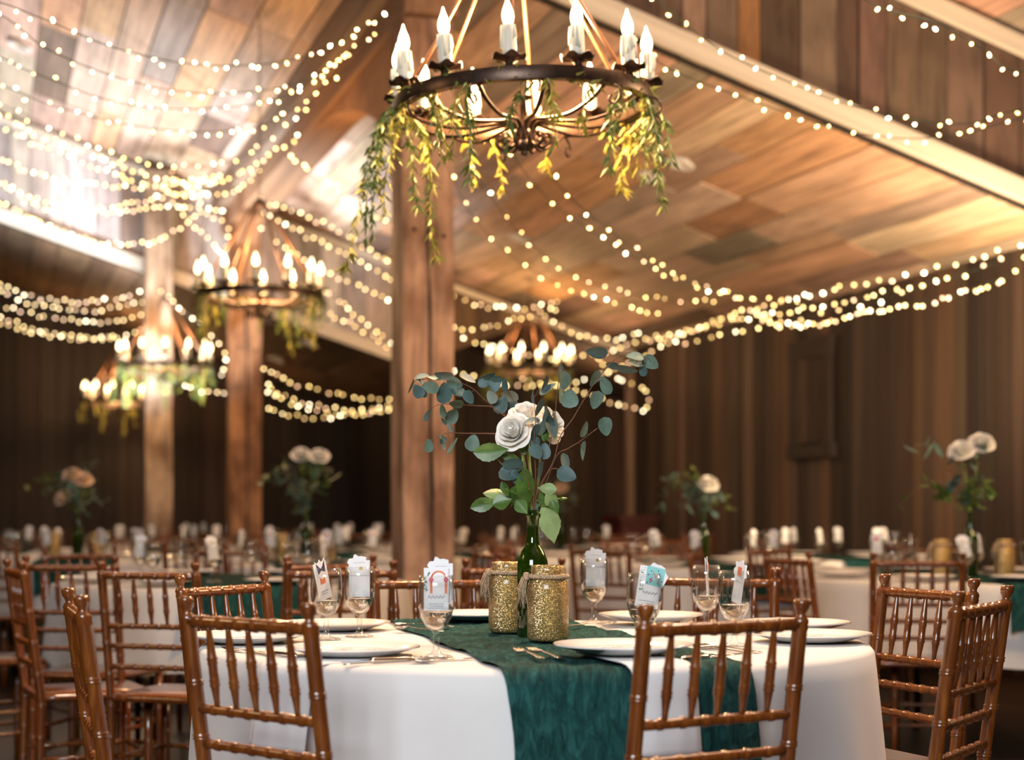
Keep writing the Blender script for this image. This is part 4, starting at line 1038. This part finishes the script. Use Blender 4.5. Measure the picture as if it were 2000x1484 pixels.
# ---------------------------------------------- flowers
def petal_mesh(Rk, H, span, curl, mat, seed):
    rr = random.Random(seed); ph = rr.uniform(0, 6)
    def fn(i, j):
        a = (i - .5) * 2
        th = a * span * (.55 + .45 * math.sin(math.pi / 2 * min(1, j * 1.4)))
        r = Rk * (.30 + .75 * math.sin(math.pi / 2 * min(1, j * 1.15))) + curl * j ** 4 * (1 - .35 * a * a) + .0007 * math.sin(4 * a + ph) * j
        z = H * j * (1 - .16 * a * a - .05 * a ** 4) - curl * .45 * j ** 6
        return Vector((r * math.sin(th), r * math.cos(th), z))
    return MB().grid(fn, 10, 8).mesh('petal', mat)
PRING = [(3, .0045, .034, 1.5, .0), (3, .0075, .035, 1.25, .0006), (4, .011, .036, 1.05, .0016), (5, .015, .0365, .95, .003), (5, .019, .036, .9, .0055), (6, .023, .0345, .8, .009), (6, .026, .032, .75, .0125)]
def make_petals(mat):
    return [[petal_mesh(r, h, sp, cu, mat, k * 3 + q) for q in range(2)] for k, (n, r, h, sp, cu) in enumerate(PRING)] + [MB().lathe([(0, .002), (.011, .003), (.013, .012), (.010, .020), (.006, .024), (.002, .025), (0, .0245)], 12).mesh('bud', mat)]
PET_W, PET_P = make_petals(M_PETAL), make_petals(M_PEACH)
CAL = MB().lathe([(0, -.012), (.006, -.011), (.0105, -.003), (.011, .004), (0, .004)], 10).mesh('calyx', M_GSTEM)
def rose_leaf_mesh(l, w, seed, mat):
    rr = random.Random(seed); bend = rr.uniform(-.15, .3)
    def fn(i, j):
        a = (i - .5) * 2
        wd = w / 2 * math.sin(math.pi * j ** .78) ** 1.12 * (1 + .05 * math.sin(j * 60)) if 0 < j < 1 else 0
        return Vector((a * wd, -.25 * wd * abs(a) - bend * l * j * j, l * j))
    return MB().grid(fn, 6, 16).mesh('leaf', mat)
def euc_leaf_mesh(l, w, seed, mat):
    rr = random.Random(seed); bend = rr.uniform(-.2, .2)
    def fn(i, j):
        a = (i - .5) * 2
        wd = w / 2 * (math.sin(math.pi * j ** .72) ** .62 if 0 < j < 1 else 0)
        return Vector((a * wd, .14 * wd * a * a - bend * l * (j - .5) ** 2, l * j))
    return MB().grid(fn, 6, 12).mesh('leaf', mat)
def rose(base, head, axis, label, group, pets, scale=1.0, parts=True, leaves=()):
    """stem foot `base`, bloom at `head`, bloom opening along `axis`"""
    base = Vector(base); head = Vector(head)
    g = empty('rose', label, 'rose', base, 0, group)
    ax = Vector(axis).normalized()
    h = head - base
    q = EZ.rotation_difference(ax).to_matrix().to_4x4()
    M0 = Matrix.Translation(h) @ q @ Matrix.Scale(scale, 4)
    neck = Vector((0, 0, .205)); mid = neck + (h - neck) * .5 + Vector((0, .004, .012))
    MB().tube(catmull([Vector((0, 0, 0)), neck, mid, h - ax * .03 * scale, h - ax * .008 * scale], 6), .0028, 6).obj('stem', M_GSTEM, g)
    put('calyx', CAL, g, M0); put('bud', pets[-1], g, M0)
    off = R.uniform(0, 6)
    for k, (n, r, h_, sp, cu) in enumerate(PRING):
        for i in range(n):
            a = off + 2 * math.pi * i / n + R.uniform(-.12, .12)
            til = (0, 0, 0, 2, 5, 10, 20)[k] + R.uniform(-2, 4)
            put('petal', R.choice(pets[k]), g, M0 @ Matrix.Rotation(a, 4, 'Z') @ Matrix.Rotation(-rad(til), 4, 'X') @ Matrix.Translation((0, 0, -.004 * (k > 3))))
        off += .7
    return g

# ---------------------------------------------- front table
TC = (.055, 4.02)
def banquet_table(x, y, tlabel, clabel, rlabel, seed, wid=.50, ang=rad(-12), over=.20):
    t = empty('banquet_table', tlabel, 'table', (x, y, 0), 0, 'round banquet tables')
    put('table_top', TOPM, t)
    for i in range(4): put('leg', LEGM, t, T((.42 * math.cos(i * 1.571 + .4), .42 * math.sin(i * 1.571 + .4), 0)))
    c = put('tablecloth', CLOTHS[seed % 4], None, T((x, y, .0008), (0, 0, seed * 1.3)))
    tag(c, clabel, 'tablecloth', 'white round tablecloths')
    r_ = put('table_runner', RUNNERS[seed % 3], None, T((x, y, 0)))
    tag(r_, rlabel, 'table runner', 'teal gauze runners')
RUNNERS = [runner_mesh(.50, rad(13), .20, s) for s in (1, 2, 3)]
banquet_table(TC[0], TC[1], 'round banquet table under the front white cloth', 'white cloth draped over the front round table', 'teal gauze runner across the front table under the bottle and jars', 0)
RZ = TZ + .0115
bottle(.040 * 1.22, 4.00, RZ, 'green wine bottle holding white roses and eucalyptus on the front table', 'bottles with flowers')
jar(.082, 3.86, RZ, rad(195), 'nearer gold glitter mason jar in front of the green bottle', 'gold jars on the front table')
jar(-.010, 4.14, RZ, rad(200), 'gold glitter mason jar half hidden left of the green bottle', 'gold jars on the front table')
PG = 'plates on the front table'; GG = 'goblets on the front table'; KG = 'favor cards in the goblets of the front table'
for (x, y, lb) in ((.225, 3.42, 'white dinner plate at the front of the table behind the right front chair'),
                   (-.335, 3.56, 'white dinner plate at the front left, left of the arch sticker card'),
                   (-.615, 3.93, 'white dinner plate at the left, seen through the front left chair'),
                   (-.455, 4.36, 'white dinner plate behind the two left goblets'),
                   (-.09, 4.62, 'white dinner plate at the far side, left of the gold jars'),
                   (.375, 4.56, 'white dinner plate at the far side, right of the bottle'),
                   (.735, 4.38, 'farther white dinner plate at the right edge of the front table'),
                   (.700, 3.96, 'nearer white dinner plate at the right edge of the front table')):
    n_ = (Vector((x, y)) - Vector(TC)).length
    plate(x, y, lb, PG, TZ + (.021 if y < 3.5 else .0145 if abs(x - TC[0]) < .38 and y > 4.4 else .005))
def napkin(x, y, ang, label, w=.17, over=.17, lift=.003):
    """napkin lying under a plate and hanging over the table edge; ang points outwards"""
    d = Vector((math.cos(ang), math.sin(ang))); e_ = Vector((-d.y, d.x))
    rel = Vector((x, y)) - Vector(TC)
    rr = random.Random(int(x * 999)); ph = rr.uniform(0, 6)
    def fn(i, j):
        a = (i - .5) * w
        p = rel + e_ * a
        bq = p.dot(d); cq = p.dot(p) - TR * TR
        edge = -bq + math.sqrt(max(0, bq * bq - cq))
        l = -.10 + (edge + over + .10) * j
        zz = TZ + lift + .0008 * math.sin(40 * a + ph)
        if l <= edge - .012: q = p + d * l
        else:
            dd = l - edge + .012
            k = min(1, dd / .03)
            q = p + d * (edge - .012 + (.032 + lift * 1.5) * math.sin(k * 1.5708) + .17 * max(0, dd - .012)); zz -= .02 * (1 - math.cos(k * 1.5708)) + max(0, dd - .03)
        return Vector((q.x, q.y, zz))
    o = MB().grid(fn, 10, 40).obj('napkin', M_NAPKIN, None, True, T((TC[0], TC[1], 0)))
    sol = o.modifiers.new('thick', 'SOLIDIFY'); sol.thickness = .003; sol.offset = 1
    tag(o, label, 'napkin', 'napkins hanging off the front table')
napkin(.225, 3.42, rad(-72), 'white napkin hanging over the table edge under the right front plate', .13, lift=.0175)
napkin(-.335, 3.56, rad(-125), 'white napkin hanging over the edge under the front left plate', .16)

def base_xy(x, yb):
    s = (yb - HZ) / (EYE - TZ)
    return ((x - 1000) / s, F / s)
GOBS = [(637, 1250, 'bat', 'goblet at left holding the narrow card with the dark winged sticker', (640, 1118, 62, 12)),
        (702, 1244, 'back', 'second goblet from the left, card with a small foil square turned away', (703, 1082, -6, 1)),
        (852, 1284, 'arch', 'front goblet holding the card with the orange arch sticker', (853, 1092, 3, 0)),
        (1160, 1226, 'back', 'goblet right of the bottle with the card showing a small foil square', (1160, 1062, 4, -2)),
        (1258, 1275, 'charms', 'goblet behind the right front chair with the aqua sticker card', (1258, 1085, 10, -10)),
        (1380, 1237, 'side', 'farther of the two right goblets, card seen almost edge on', (1392, 1086, 76, -14)),
        (1434, 1262, 'side', 'nearer of the two right goblets, card seen almost edge on', (1440, 1090, -74, -8))]
CLB = ['narrow turned favor card with a dark winged sticker in the left goblet', 'white favor card, back side with foil square, in the second left goblet', 'white favor card with an orange arch sticker', 'white favor card, back side with foil square, right of the bottle',
       'tilted favor card with an aqua patterned sticker', 'thin edge-on favor card in the farther right goblet', 'thin edge-on favor card in the nearer right goblet']
for (gx, gy, st, lb, (cx, ct, yaw, roll)), cl in zip(GOBS, CLB):
    x, y = base_xy(gx, gy)
    on_run = 880 < gx < 1330 and gy < 1245
    goblet(x, y, lb, GG, TZ + (.012 if on_run else .001))
    sc = 1.0
    favor_card((x + (.004 if roll < 0 else 0), y, TZ + .0985 + (.011 if on_run else 0)), (rad(-5), rad(-roll), rad(yaw)), cl, KG, st, sc)
xb, yb = base_xy(852, 1284)
favor_card((xb + .010, yb + .010, TZ + .112), (rad(-3), 0, rad(4)), 'second white card with foil square peeking out behind the arch sticker card', KG, 'back', .95)

# cutlery
def fork_mesh():
    mb = MB()
    mb.grid(lambda i, j: Vector(((i - .5) * (.009 + .007 * max(0, .35 - j) / .35), -.10 + .115 * j, .002 + .004 * j)), 3, 10)
    mb.grid(lambda i, j: Vector(((i - .5) * (.007 + .015 * math.sin(j * 1.57)), .015 + .04 * j, .006 - .003 * j)), 3, 6)
    for k in range(4):
        x = (k - 1.5) * .0058
        mb.tube([(x, .053, .003), (x, .075, .0035), (x, .100, .007)], [.0019, .0016, .0010], 5)
    return mb
def solid(o, t=.0018):
    s_ = o.modifiers.new('thick', 'SOLIDIFY'); s_.thickness = t; s_.offset = 0
    return o
FORK = fork_mesh().mesh('fork', M_STEEL)
KNIFE = MB().tube([(0, -.11, .005), (0, -.10, .005), (0, -.02, .005), (0, -.01, .004)], [.003, .0062, .0050, .0038], 8).add([(-.006, -.01, .002), (.008, -.01, .002), (.009, .06, .002), (.004, .11, .002), (-.006, .115, .002), (-.006, -.01, .0042), (.002, -.01, .0042), (.003, .06, .0042), (0, .11, .0035), (-.006, .115, .0035)],
       [(0, 4, 3, 2, 1), (5, 6, 7, 8, 9), (0, 1, 6, 5), (1, 2, 7, 6), (2, 3, 8, 7), (3, 4, 9, 8), (4, 0, 5, 9)]).mesh('knife', M_STEEL)
def spoon_mesh():
    mb = MB()
    mb.grid(lambda i, j: Vector(((i - .5) * (.010 - .005 * j), -.10 + .14 * j, .002 + .005 * j)), 2, 8)
    mb.grid(lambda i, j: Vector(((i - .5) * .034 * math.sin(math.pi * min(1, .06 + .92 * j)) ** .6, .04 + .055 * j, .0065 - .006 * (1 - (2 * i - 1) ** 2) * math.sin(math.pi * j))), 6, 8)
    return mb
SPOON = spoon_mesh().mesh('spoon', M_STEEL)
def cutlery(kind, x, y, rz, label, z=TZ + .0025):
    me = {'fork': FORK, 'knife': KNIFE, 'spoon': SPOON}[kind]
    o = put(kind, me, None, T((x, y, z), (0, 0, rz)))
    if kind != 'knife': solid(o)
    tag(o, label, kind, 'cutlery on the front table')
cutlery('fork', .035, 3.44, rad(14), 'left one of two forks lying on the front of the teal runner', TZ + .014)
cutlery('fork', .068, 3.45, rad(16), 'right one of two forks lying on the front of the teal runner', TZ + .014)
cutlery('knife', -.185, 3.43, rad(-68), 'table knife lying in front of the arch card goblet')
cutlery('spoon', -.24, 3.37, rad(-70), 'spoon beside the front left plate')
cutlery('fork', -.57, 3.64, rad(38), 'fork seen through the spindles of the front left chair')
cutlery('knife', -.51, 3.59, rad(36), 'knife seen through the spindles of the front left chair')
cutlery('spoon', -.235, 4.22, rad(40), 'spoon lying at the left end of the runner', TZ + .012)
cutlery('fork', -.235, 4.36, rad(60), 'fork lying at the left end of the runner', TZ + .013)
cutlery('fork', .455, 3.70, rad(30), 'fork between the spindles of the right front chair')
cutlery('fork', .48, 3.72, rad(32), 'second fork between the spindles of the right front chair')
cutlery('knife', .40, 3.38, rad(-40), 'knife on the runner behind the right front chair', TZ + .013)
cutlery('knife', .74, 4.18, rad(70), 'knife under the rim of the right plates')
cutlery('fork', .19, 4.36, rad(-50), 'fork lying behind the gold jars beside the right goblet', TZ + .013)
cutlery('knife', .60, 4.20, rad(80), 'knife lying behind the two right goblets')

# ---------------------------------------------- the centrepiece bouquet
BX, BY = .0488, 4.00
MOUTH = Vector((BX, BY, RZ + .292))
ZS = 2000 / 540.0
def zpt(zx, zy, dY=0.0): return at(780 + zx / ZS, 660 + zy / ZS, BY + dY)
FG = 'white roses in the front bottle'
rose(MOUTH + Vector((-.002, 0, -.20)), zpt(840, 690, -.02), (-.38, -.82, .32), 'front white rose, fully open, facing left', FG, PET_W, 1.12)
rose(MOUTH + Vector((.002, .003, -.20)), zpt(915, 590, .05), (-.10, -.55, .80), 'middle white rose behind the open one', FG, PET_W, 1.10)
rose(MOUTH + Vector((.005, .0, -.20)), zpt(1060, 640, .03), (.72, -.50, .35), 'right white rose tilted to the right', FG, PET_W, 1.12)
EB = [  # branch poly-lines (crop coordinates of the bouquet, depth offset)
 [(968, 1330, 0), (930, 1000, .03), (820, 640, .05), (690, 510, .03), (600, 430, 0), (530, 365, -.02), (430, 320, -.03), (300, 290, -.04), (140, 300, -.05)],
 [(960, 1330, 0), (900, 950, .05), (830, 700, .04), (700, 692, .02), (480, 690, .0), (330, 690, -.02), (215, 745, -.03)],
 [(970, 1330, 0), (930, 900, .06), (880, 600, .08), (820, 440, .06), (770, 360, .05), (690, 290, .04), (600, 270, .03)],
 [(965, 1330, 0), (900, 900, .07), (800, 600, .09), (690, 505, .08), (560, 490, .07), (450, 485, .06), (300, 478, .05), (225, 510, .04)],
 [(990, 1330, 0), (1010, 1085, -.03), (1110, 900, -.04), (1165, 710, -.04), (1250, 590, -.03), (1330, 455, -.02), (1430, 300, -.02), (1560, 155, -.03), (1660, 103, -.04), (1790, 140, -.05)],
 [(990, 1330, 0), (1060, 1050, .02), (1140, 850, .03), (1220, 800, .03), (1310, 745, .02), (1430, 655, .01)],
 [(975, 1330, 0), (985, 1000, -.05), (975, 760, -.07), (985, 600, -.07), (972, 430, -.05)],
 [(985, 1330, 0), (1010, 1000, -.04), (1090, 760, -.06), (1125, 560, -.05), (1140, 400, -.03), (1165, 230, -.02)],
 [(985, 1330, 0), (1040, 1040, -.02), (1100, 950, -.03), (1165, 955, -.04), (1230, 985, -.05)],
 [(960, 1330, 0), (940, 1080, -.04), (890, 950, -.05), (830, 930, -.06)],
]
ELB = ['eucalyptus branch reaching to the upper left with a dense leaf cluster', 'thin eucalyptus branch stretching level to the left below the roses', 'eucalyptus branch with dark blue leaves left above the roses', 'eucalyptus branch with hanging leaves at the left',
       'long eucalyptus branch arching to the upper right', 'thin eucalyptus branch to the right with a round pair of leaves', 'upright eucalyptus sprig in front of the roses', 'eucalyptus sprig rising right of the roses with a large round leaf', 'short eucalyptus sprig low on the right', 'short eucalyptus sprig low on the left']
# leaf: x, y, apparent length, apparent width, angle of the long axis, tone, branch
EL = [(165,278,90,42,-10,0,0),(255,293,95,38,10,0,0),(320,268,125,42,5,1,0),(225,352,115,75,10,0,0),(135,385,95,72,60,2,0),(180,402,55,32,80,2,0),(322,398,140,95,95,2,0),(400,325,110,75,20,0,0),(418,392,110,62,5,2,0),(505,428,98,62,60,2,0),(500,295,105,45,25,1,0),(80,350,105,16,112,2,0),(140,310,70,30,40,2,0),
 (685,335,110,92,80,2,2),(615,288,95,40,-15,2,2),(605,330,70,58,20,2,2),(670,425,95,68,55,1,2),(740,485,125,90,110,2,2),(798,415,125,62,20,1,2),(825,482,70,48,150,2,2),(765,335,92,32,80,2,2),(700,295,90,40,15,2,2),(650,275,90,34,-20,2,2),
 (412,475,100,46,2,0,3),(205,560,92,38,110,2,3),(318,528,92,42,75,0,3),(382,565,110,88,128,0,3),(325,602,62,30,50,2,3),(372,648,80,26,62,1,3),
 (210,778,92,58,90,0,1),(318,723,66,32,42,1,1),(310,770,78,26,75,2,1),(390,785,132,30,122,0,1),(530,758,112,96,105,0,1),
 (1050,330,115,28,112,2,6),(1075,370,125,42,142,2,6),(1165,245,112,36,95,2,7),(1192,310,132,80,102,0,7),(1165,405,120,42,90,0,7),(1232,437,125,112,88,0,7),
 (1430,100,142,58,6,2,4),(1410,290,122,55,118,0,4),(1495,340,128,76,62,0,4),(1420,447,124,84,106,0,4),(1540,195,88,40,12,2,4),(1645,220,150,42,12,2,4),(1705,135,115,55,5,0,4),(1715,178,105,64,5,0,4),(1820,175,118,84,38,0,4),(1765,230,86,54,72,2,4),
 (1335,660,112,45,110,0,5),(1488,640,125,98,80,0,5),(1495,632,95,72,90,0,5),(1335,815,132,20,97,0,5),
 (968,425,92,22,86,2,6),(1005,500,125,46,112,2,6),(955,605,112,48,166,2,6),(975,680,115,50,112,2,6),(1100,650,150,72,75,2,7),(1045,640,132,55,112,2,7),(985,765,95,62,100,2,6),(1045,818,110,92,100,2,6),(990,822,105,80,60,2,6),(1060,560,110,26,100,2,6),(1080,545,120,24,70,2,7),(1120,590,130,28,78,2,7),
 (1010,955,132,32,100,2,6),(820,910,142,92,5,2,9),(790,985,132,100,12,2,9),(850,1010,95,60,65,2,9),(968,1235,92,70,95,2,6),(1195,905,132,66,80,2,8),(1210,990,132,100,22,2,8)]
EUCM = {}
def flat_leaf(parent, root, c, lz, wz, ang, mesher, ratio, mat, seed, depth):
    """leaf centred on c: long axis at `ang` degrees (image sense), turned about it to the apparent width"""
    sc = 1.0 / ZS / (F / BY)
    l = lz * sc * 1.13; w = max(wz * sc * 1.13, 1e-4); tw = l * ratio
    tilt = math.acos(max(.12, min(1.0, w / tw)))
    if w > tw: tw = w
    me = mesher(l, tw, seed, mat)
    a = rad(ang)
    ax = Vector((math.cos(a), R.uniform(-.2, .2), -math.sin(a)))
    ax.normalize()
    if ax.z < 0 and R.random() < .5: ax = -ax
    nrm = Vector((0, -1, 0)); nrm = (nrm - ax * nrm.dot(ax)).normalized()
    nrm = Matrix.Rotation(tilt * R.choice((-1, 1)) + R.uniform(-.12, .12), 3, ax) @ nrm
    sd = ax.cross(nrm)
    M = Matrix.Identity(4)
    for k in range(3):
        M[k][0] = sd[k]; M[k][1] = nrm[k]; M[k][2] = ax[k]; M[k][3] = (c - ax * l / 2 - root)[k]
    return put('leaf', me, parent, M)
branches = []
for pl, lb in zip(EB, ELB):
    pts = [zpt(*p) for p in pl]
    pts[0] = MOUTH + Vector((R.uniform(-.004, .004), R.uniform(-.004, .004), -.16))
    pts.insert(1, MOUTH + Vector((R.uniform(-.004, .004), R.uniform(-.004, .004), .005)))
    cur = catmull(pts, 6); root = cur[0].copy()
    g = empty('eucalyptus_branch', lb, 'eucalyptus', root, 0, 'eucalyptus in the front bottle')
    n_ = len(cur)
    MB().tube([p - root for p in cur], [.0017 - .0010 * i / n_ for i in range(n_)], 5).obj('stem', M_STEM, g)
    branches.append((g, root, cur))
for i, (x, y, l, w, a, tone, bi) in enumerate(EL):
    g, root, cur = branches[bi]
    near = min(cur, key=lambda p: (p.x - zpt(x, y).x) ** 2 + (p.z - zpt(x, y).z) ** 2)
    dY = near.y - BY + R.uniform(-.02, .02)
    c = zpt(x, y, dY)
    flat_leaf(g, root, c, l, w, a, euc_leaf_mesh, .82, (M_EUC, M_EUC2, M_EUC3)[tone], i, dY)
    dvec = (c - near)
    if dvec.length > .012:   # leaf stalk
        MB().tube(catmull([near - root, (near + c) / 2 - root + Vector((0, 0, .003)), c - root], 4), .0005, 4).obj('leaf_stalk', M_STEM, g)
RL = [(665,820,235,115,-3,0),(800,850,130,60,10,0),(890,790,110,95,70,0),(935,1085,270,125,82,0),(610,1190,190,95,-22,0),(705,1108,185,58,-8,1),(770,1090,110,55,60,0),(745,1185,130,100,-15,0),(830,1140,150,72,108,0),(885,1222,115,90,50,0),(1110,1180,130,92,42,1),(1048,1250,90,70,70,1),(1095,1360,235,140,78,1),(1070,1090,125,80,5,1),(1030,1165,110,60,70,0),(1120,1225,110,70,70,0),(1180,1155,65,22,5,0),(880,980,120,62,70,0),(1060,700,95,48,110,0)]
rl = empty('rose_foliage', 'green rose leaves gathered above the neck of the front bottle', 'leaves', MOUTH)
MB().tube([(0, 0, -.15), (0, 0, .01), (-.01, 0, .06)], .002, 6).obj('stem', M_GSTEM, rl)
for i, (x, y, l, w, a, tone) in enumerate(RL):
    c = zpt(x, y, -.03 + .02 * (i % 3) - .02)
    flat_leaf(rl, MOUTH, c, l, w, a, rose_leaf_mesh, .55, (M_RLEAF, M_RLEAF2)[tone], 100 + i, 0)
    if (c - MOUTH).length > .03:
        MB().tube(catmull([Vector((0, 0, .01)), (c - MOUTH) * .5 + Vector((0, .01, .012)), c - MOUTH], 4), .0009, 4).obj('leaf_stalk', M_GSTEM, rl)

# ---------------------------------------------- the other tables
def far_bouquet(x, y, z, name, where, roses, seed, lean_x=-.06, droop=True):
    """bottle bouquet of a background table"""
    rr = random.Random(seed)
    m = Vector((x, y, z + .292))
    bottle(x, y, z, 'green bottle with flowers on the ' + where, 'bottles with flowers')
    for k, (dx, dz, pet) in enumerate(roses):
        rose(m + Vector((0, 0, -.2)), m + Vector((dx, rr.uniform(-.03, .03), dz)), (dx * 3 + rr.uniform(-.2, .2), -.6, .7), ('left' if k == 0 and len(roses) > 1 else 'right' if k == 1 else 'lowest' if k == 2 else 'only') + ' rose in the bottle on the ' + where, 'roses on the ' + where, PET_P if pet else PET_W, 1.5)
    for b, hx in enumerate(sorted(lean_x * .7 + .12 * (k - 4) / 4 + .02 * rr.uniform(-1, 1) for k in range(9))):
        g = empty('eucalyptus_branch', ('leftmost', 'second from left', 'third from left', 'fourth from left', 'middle', 'fourth from right', 'third from right', 'second from right', 'rightmost')[b] + ' leafy branch on the ' + where, 'eucalyptus', m, 0, 'branches on the ' + where)
        hy = .07 * rr.uniform(-1, 1)
        top = Vector((hx * 1.2, hy, rr.uniform(.10, .34)))
        tip = top + Vector((hx * .8, hy * .5, -rr.uniform(.02, .12) if droop else .05))
        cur = catmull([Vector((0, 0, -.1)), Vector((0, 0, .02)), top * .6, top, tip], 6)
        MB().tube(cur, .0013, 4).obj('stem', M_STEM, g)
        mt = rr.choice((M_EUC, M_EUC3, M_RLEAF, M_LEAF_G))
        long = rr.random() < .5
        lm = BGLEAF[(mt.name, long)]
        for k in range(15):
            q = cur[rr.randrange(7, len(cur))]
            put('leaf', lm, g, T(q, (rr.uniform(.4, 2.6), rr.uniform(-.6, .6), rr.uniform(0, 6.28)), (1, 1, rr.uniform(.8, 1.3))))
BGLEAF = {}
for mt in (M_EUC, M_EUC3, M_RLEAF, M_LEAF_G):
    BGLEAF[(mt.name, True)] = euc_leaf_mesh(.085, .017, 1, mt); BGLEAF[(mt.name, False)] = euc_leaf_mesh(.045, .036, 2, mt)
def side_word(a):
    return ('right', 'far-right', 'far', 'far-left', 'left', 'near-left', 'near', 'near-right')[int(round((a % (2 * math.pi)) / (math.pi / 4))) % 8]
def set_table(x, y, where, seed, flowers=None, n=8, gob_r=.43, phase=.2, jars=True, skip_chairs=False, boff=(0, 0), cards=True):
    rr = random.Random(seed * 17 + 3)
    banquet_table(x, y, 'round banquet table under the cloth of the ' + where, 'white cloth on the ' + where, 'teal runner on the ' + where, seed)
    for i in range(n):
        a0 = 2 * math.pi * (i + (i > 1) * (n == 6) + (i > 3) * (n == 6)) / 8; a = phase + 2 * math.pi * i / n + rr.uniform(-.06, .06)
        px_, py_ = x + .62 * math.cos(a), y + .62 * math.sin(a)
        plate(px_, py_, 'white plate on the %s side of the %s' % (side_word(a0), where), 'plates on the ' + where, TZ + .014)
        b = a + .28
        gx, gy = x + (gob_r + rr.uniform(-.03, .03)) * math.cos(b), y + (gob_r + rr.uniform(-.03, .03)) * math.sin(b)
        goblet(gx, gy, 'water goblet on the %s side of the %s' % (side_word(a0), where), 'goblets on the ' + where, TZ + .013, water=(y < 9))
        if cards and rr.random() < .72:
            favor_card((gx, gy, TZ + .11), (rad(rr.uniform(-6, 6)), rad(rr.uniform(-14, 14)), rr.choice((0, 0, .3, -.4, 1.2, 2.9, .8))), 'favor card in the %s goblet of the %s' % (side_word(a0), where), 'favor cards on the ' + where, rr.choice(('small', 'back', 'small')))
    bx, by = x + boff[0], y + boff[1]
    if flowers is not None:
        far_bouquet(bx, by, RZ, 'x', where, flowers, seed)
    if jars:
        jar(bx - .15, by - .05, RZ, 3.3, 'gold glitter jar left of the bottle on the ' + where, 'gold jars on the ' + where)
        jar(bx + .14, by - .08, RZ, 3.5, 'gold glitter jar right of the bottle on the ' + where, 'gold jars on the ' + where)
TABLES = [
 (-1.26, 7.6, 'left table behind the front chairs', 1, None, dict(jars=False, phase=.5)),
 (-1.267, 10.4, 'two-rose table by the orange post', 2, [(-.035, .355, 0), (.085, .345, 0)], dict(phase=.1)),
 (-2.88, 11.2, 'far left peach-rose table', 3, [(-.03, .25, 1), (.04, .22, 1), (-.09, .10, 1)], dict(phase=.3)),
 (2.17, 8.0, 'right table with gold jars', 4, [(-.045, .29, 0), (.05, .325, 0)], dict(phase=.15)),
 (1.13, 10.0, 'single-rose table by the right wall', 5, [(.03, .17, 0)], dict(phase=.35, jars=False)),
 (-3.95, 12.9, 'far table at the left edge', 6, None, dict(jars=False)),
 (.42, 14.5, 'far table behind the front bouquet', 7, [(.0, .22, 1)], dict(jars=False)),
 (-.20, 12.2, 'far table right of the cracked post', 8, None, dict(jars=False)),
 (2.20, 11.6, 'far table along the right wall', 9, None, dict(jars=False)),
 (-2.95, 14.5, 'far table under the white-lit chandelier', 10, None, dict(jars=False)),
 (-1.50, 13.4, 'far table between the brown posts', 11, None, dict(jars=False)),
 (-3.40, 18.2, 'farthest table behind the orange post', 12, None, dict(jars=False, n=6)),
 (-1.75, 17.4, 'farthest table near the end wall', 13, None, dict(jars=False, n=6)),
]
for (x, y, wh, sd, fl, kw) in TABLES: set_table(x, y, wh, sd, fl, **kw)
POSTS = [(-.502, 9.4), (-2.53, 15.97), (-3.35, 16.0)]
allT = [TC] + [(t[0], t[1]) for t in TABLES]
for (x, y, wh, sd, fl, kw) in TABLES:
    rr = random.Random(sd * 5)
    n = 8; ph = rr.uniform(0, .7)
    for i in range(n):
        a = ph + 2 * math.pi * i / n
        cx, cy_ = x + 1.06 * math.cos(a), y + 1.06 * math.sin(a)
        if any(math.hypot(cx - p[0], cy_ - p[1]) < .60 for p in CHAIRS): continue
        if any(math.hypot(cx - p[0], cy_ - p[1]) < (1.05 if p == (x, y) else 1.15) for p in allT): continue
        if any(math.hypot(cx - p[0], cy_ - p[1]) < .50 for p in POSTS): continue
        if cy_ < 6.6 or C1 * cx + S1 * cy_ > UR - .45: continue
        chair(cx, cy_, a + math.pi / 2 + rr.uniform(-.2, .2), 'blurred chair on the %s side of the %s' % (side_word(a), wh), 'chairs round the %s' % wh)

# dark red cabinet and framed card against the recess wall
cb = empty('cabinet', 'dark red cabinet standing at the end of the right wall', 'cabinet', at(1232, 1010, 16.2) * Vector((1, 1, 0)), rad(17.18))
def part_box(name, c, s, m, par): return MB().box(c, s).obj(name, m, par, False)
part_box('body', (0, 0, .50), (.34, .40, 1.00), M_MAROON, cb)
part_box('top', (0, 0, 1.03), (.40, .46, .05), M_MAROON, cb)
dr = part_box('door', (0, -.21, .50), (.28, .02, .80), M_MAROON, cb)
MB().lathe([(0, 0), (.012, 0), (.014, .012), (0, .016)], 10, M=Matrix.Rotation(rad(90), 3, 'X'), c=(.10, -.22, .55)).obj('knob', M_BRASS, dr)
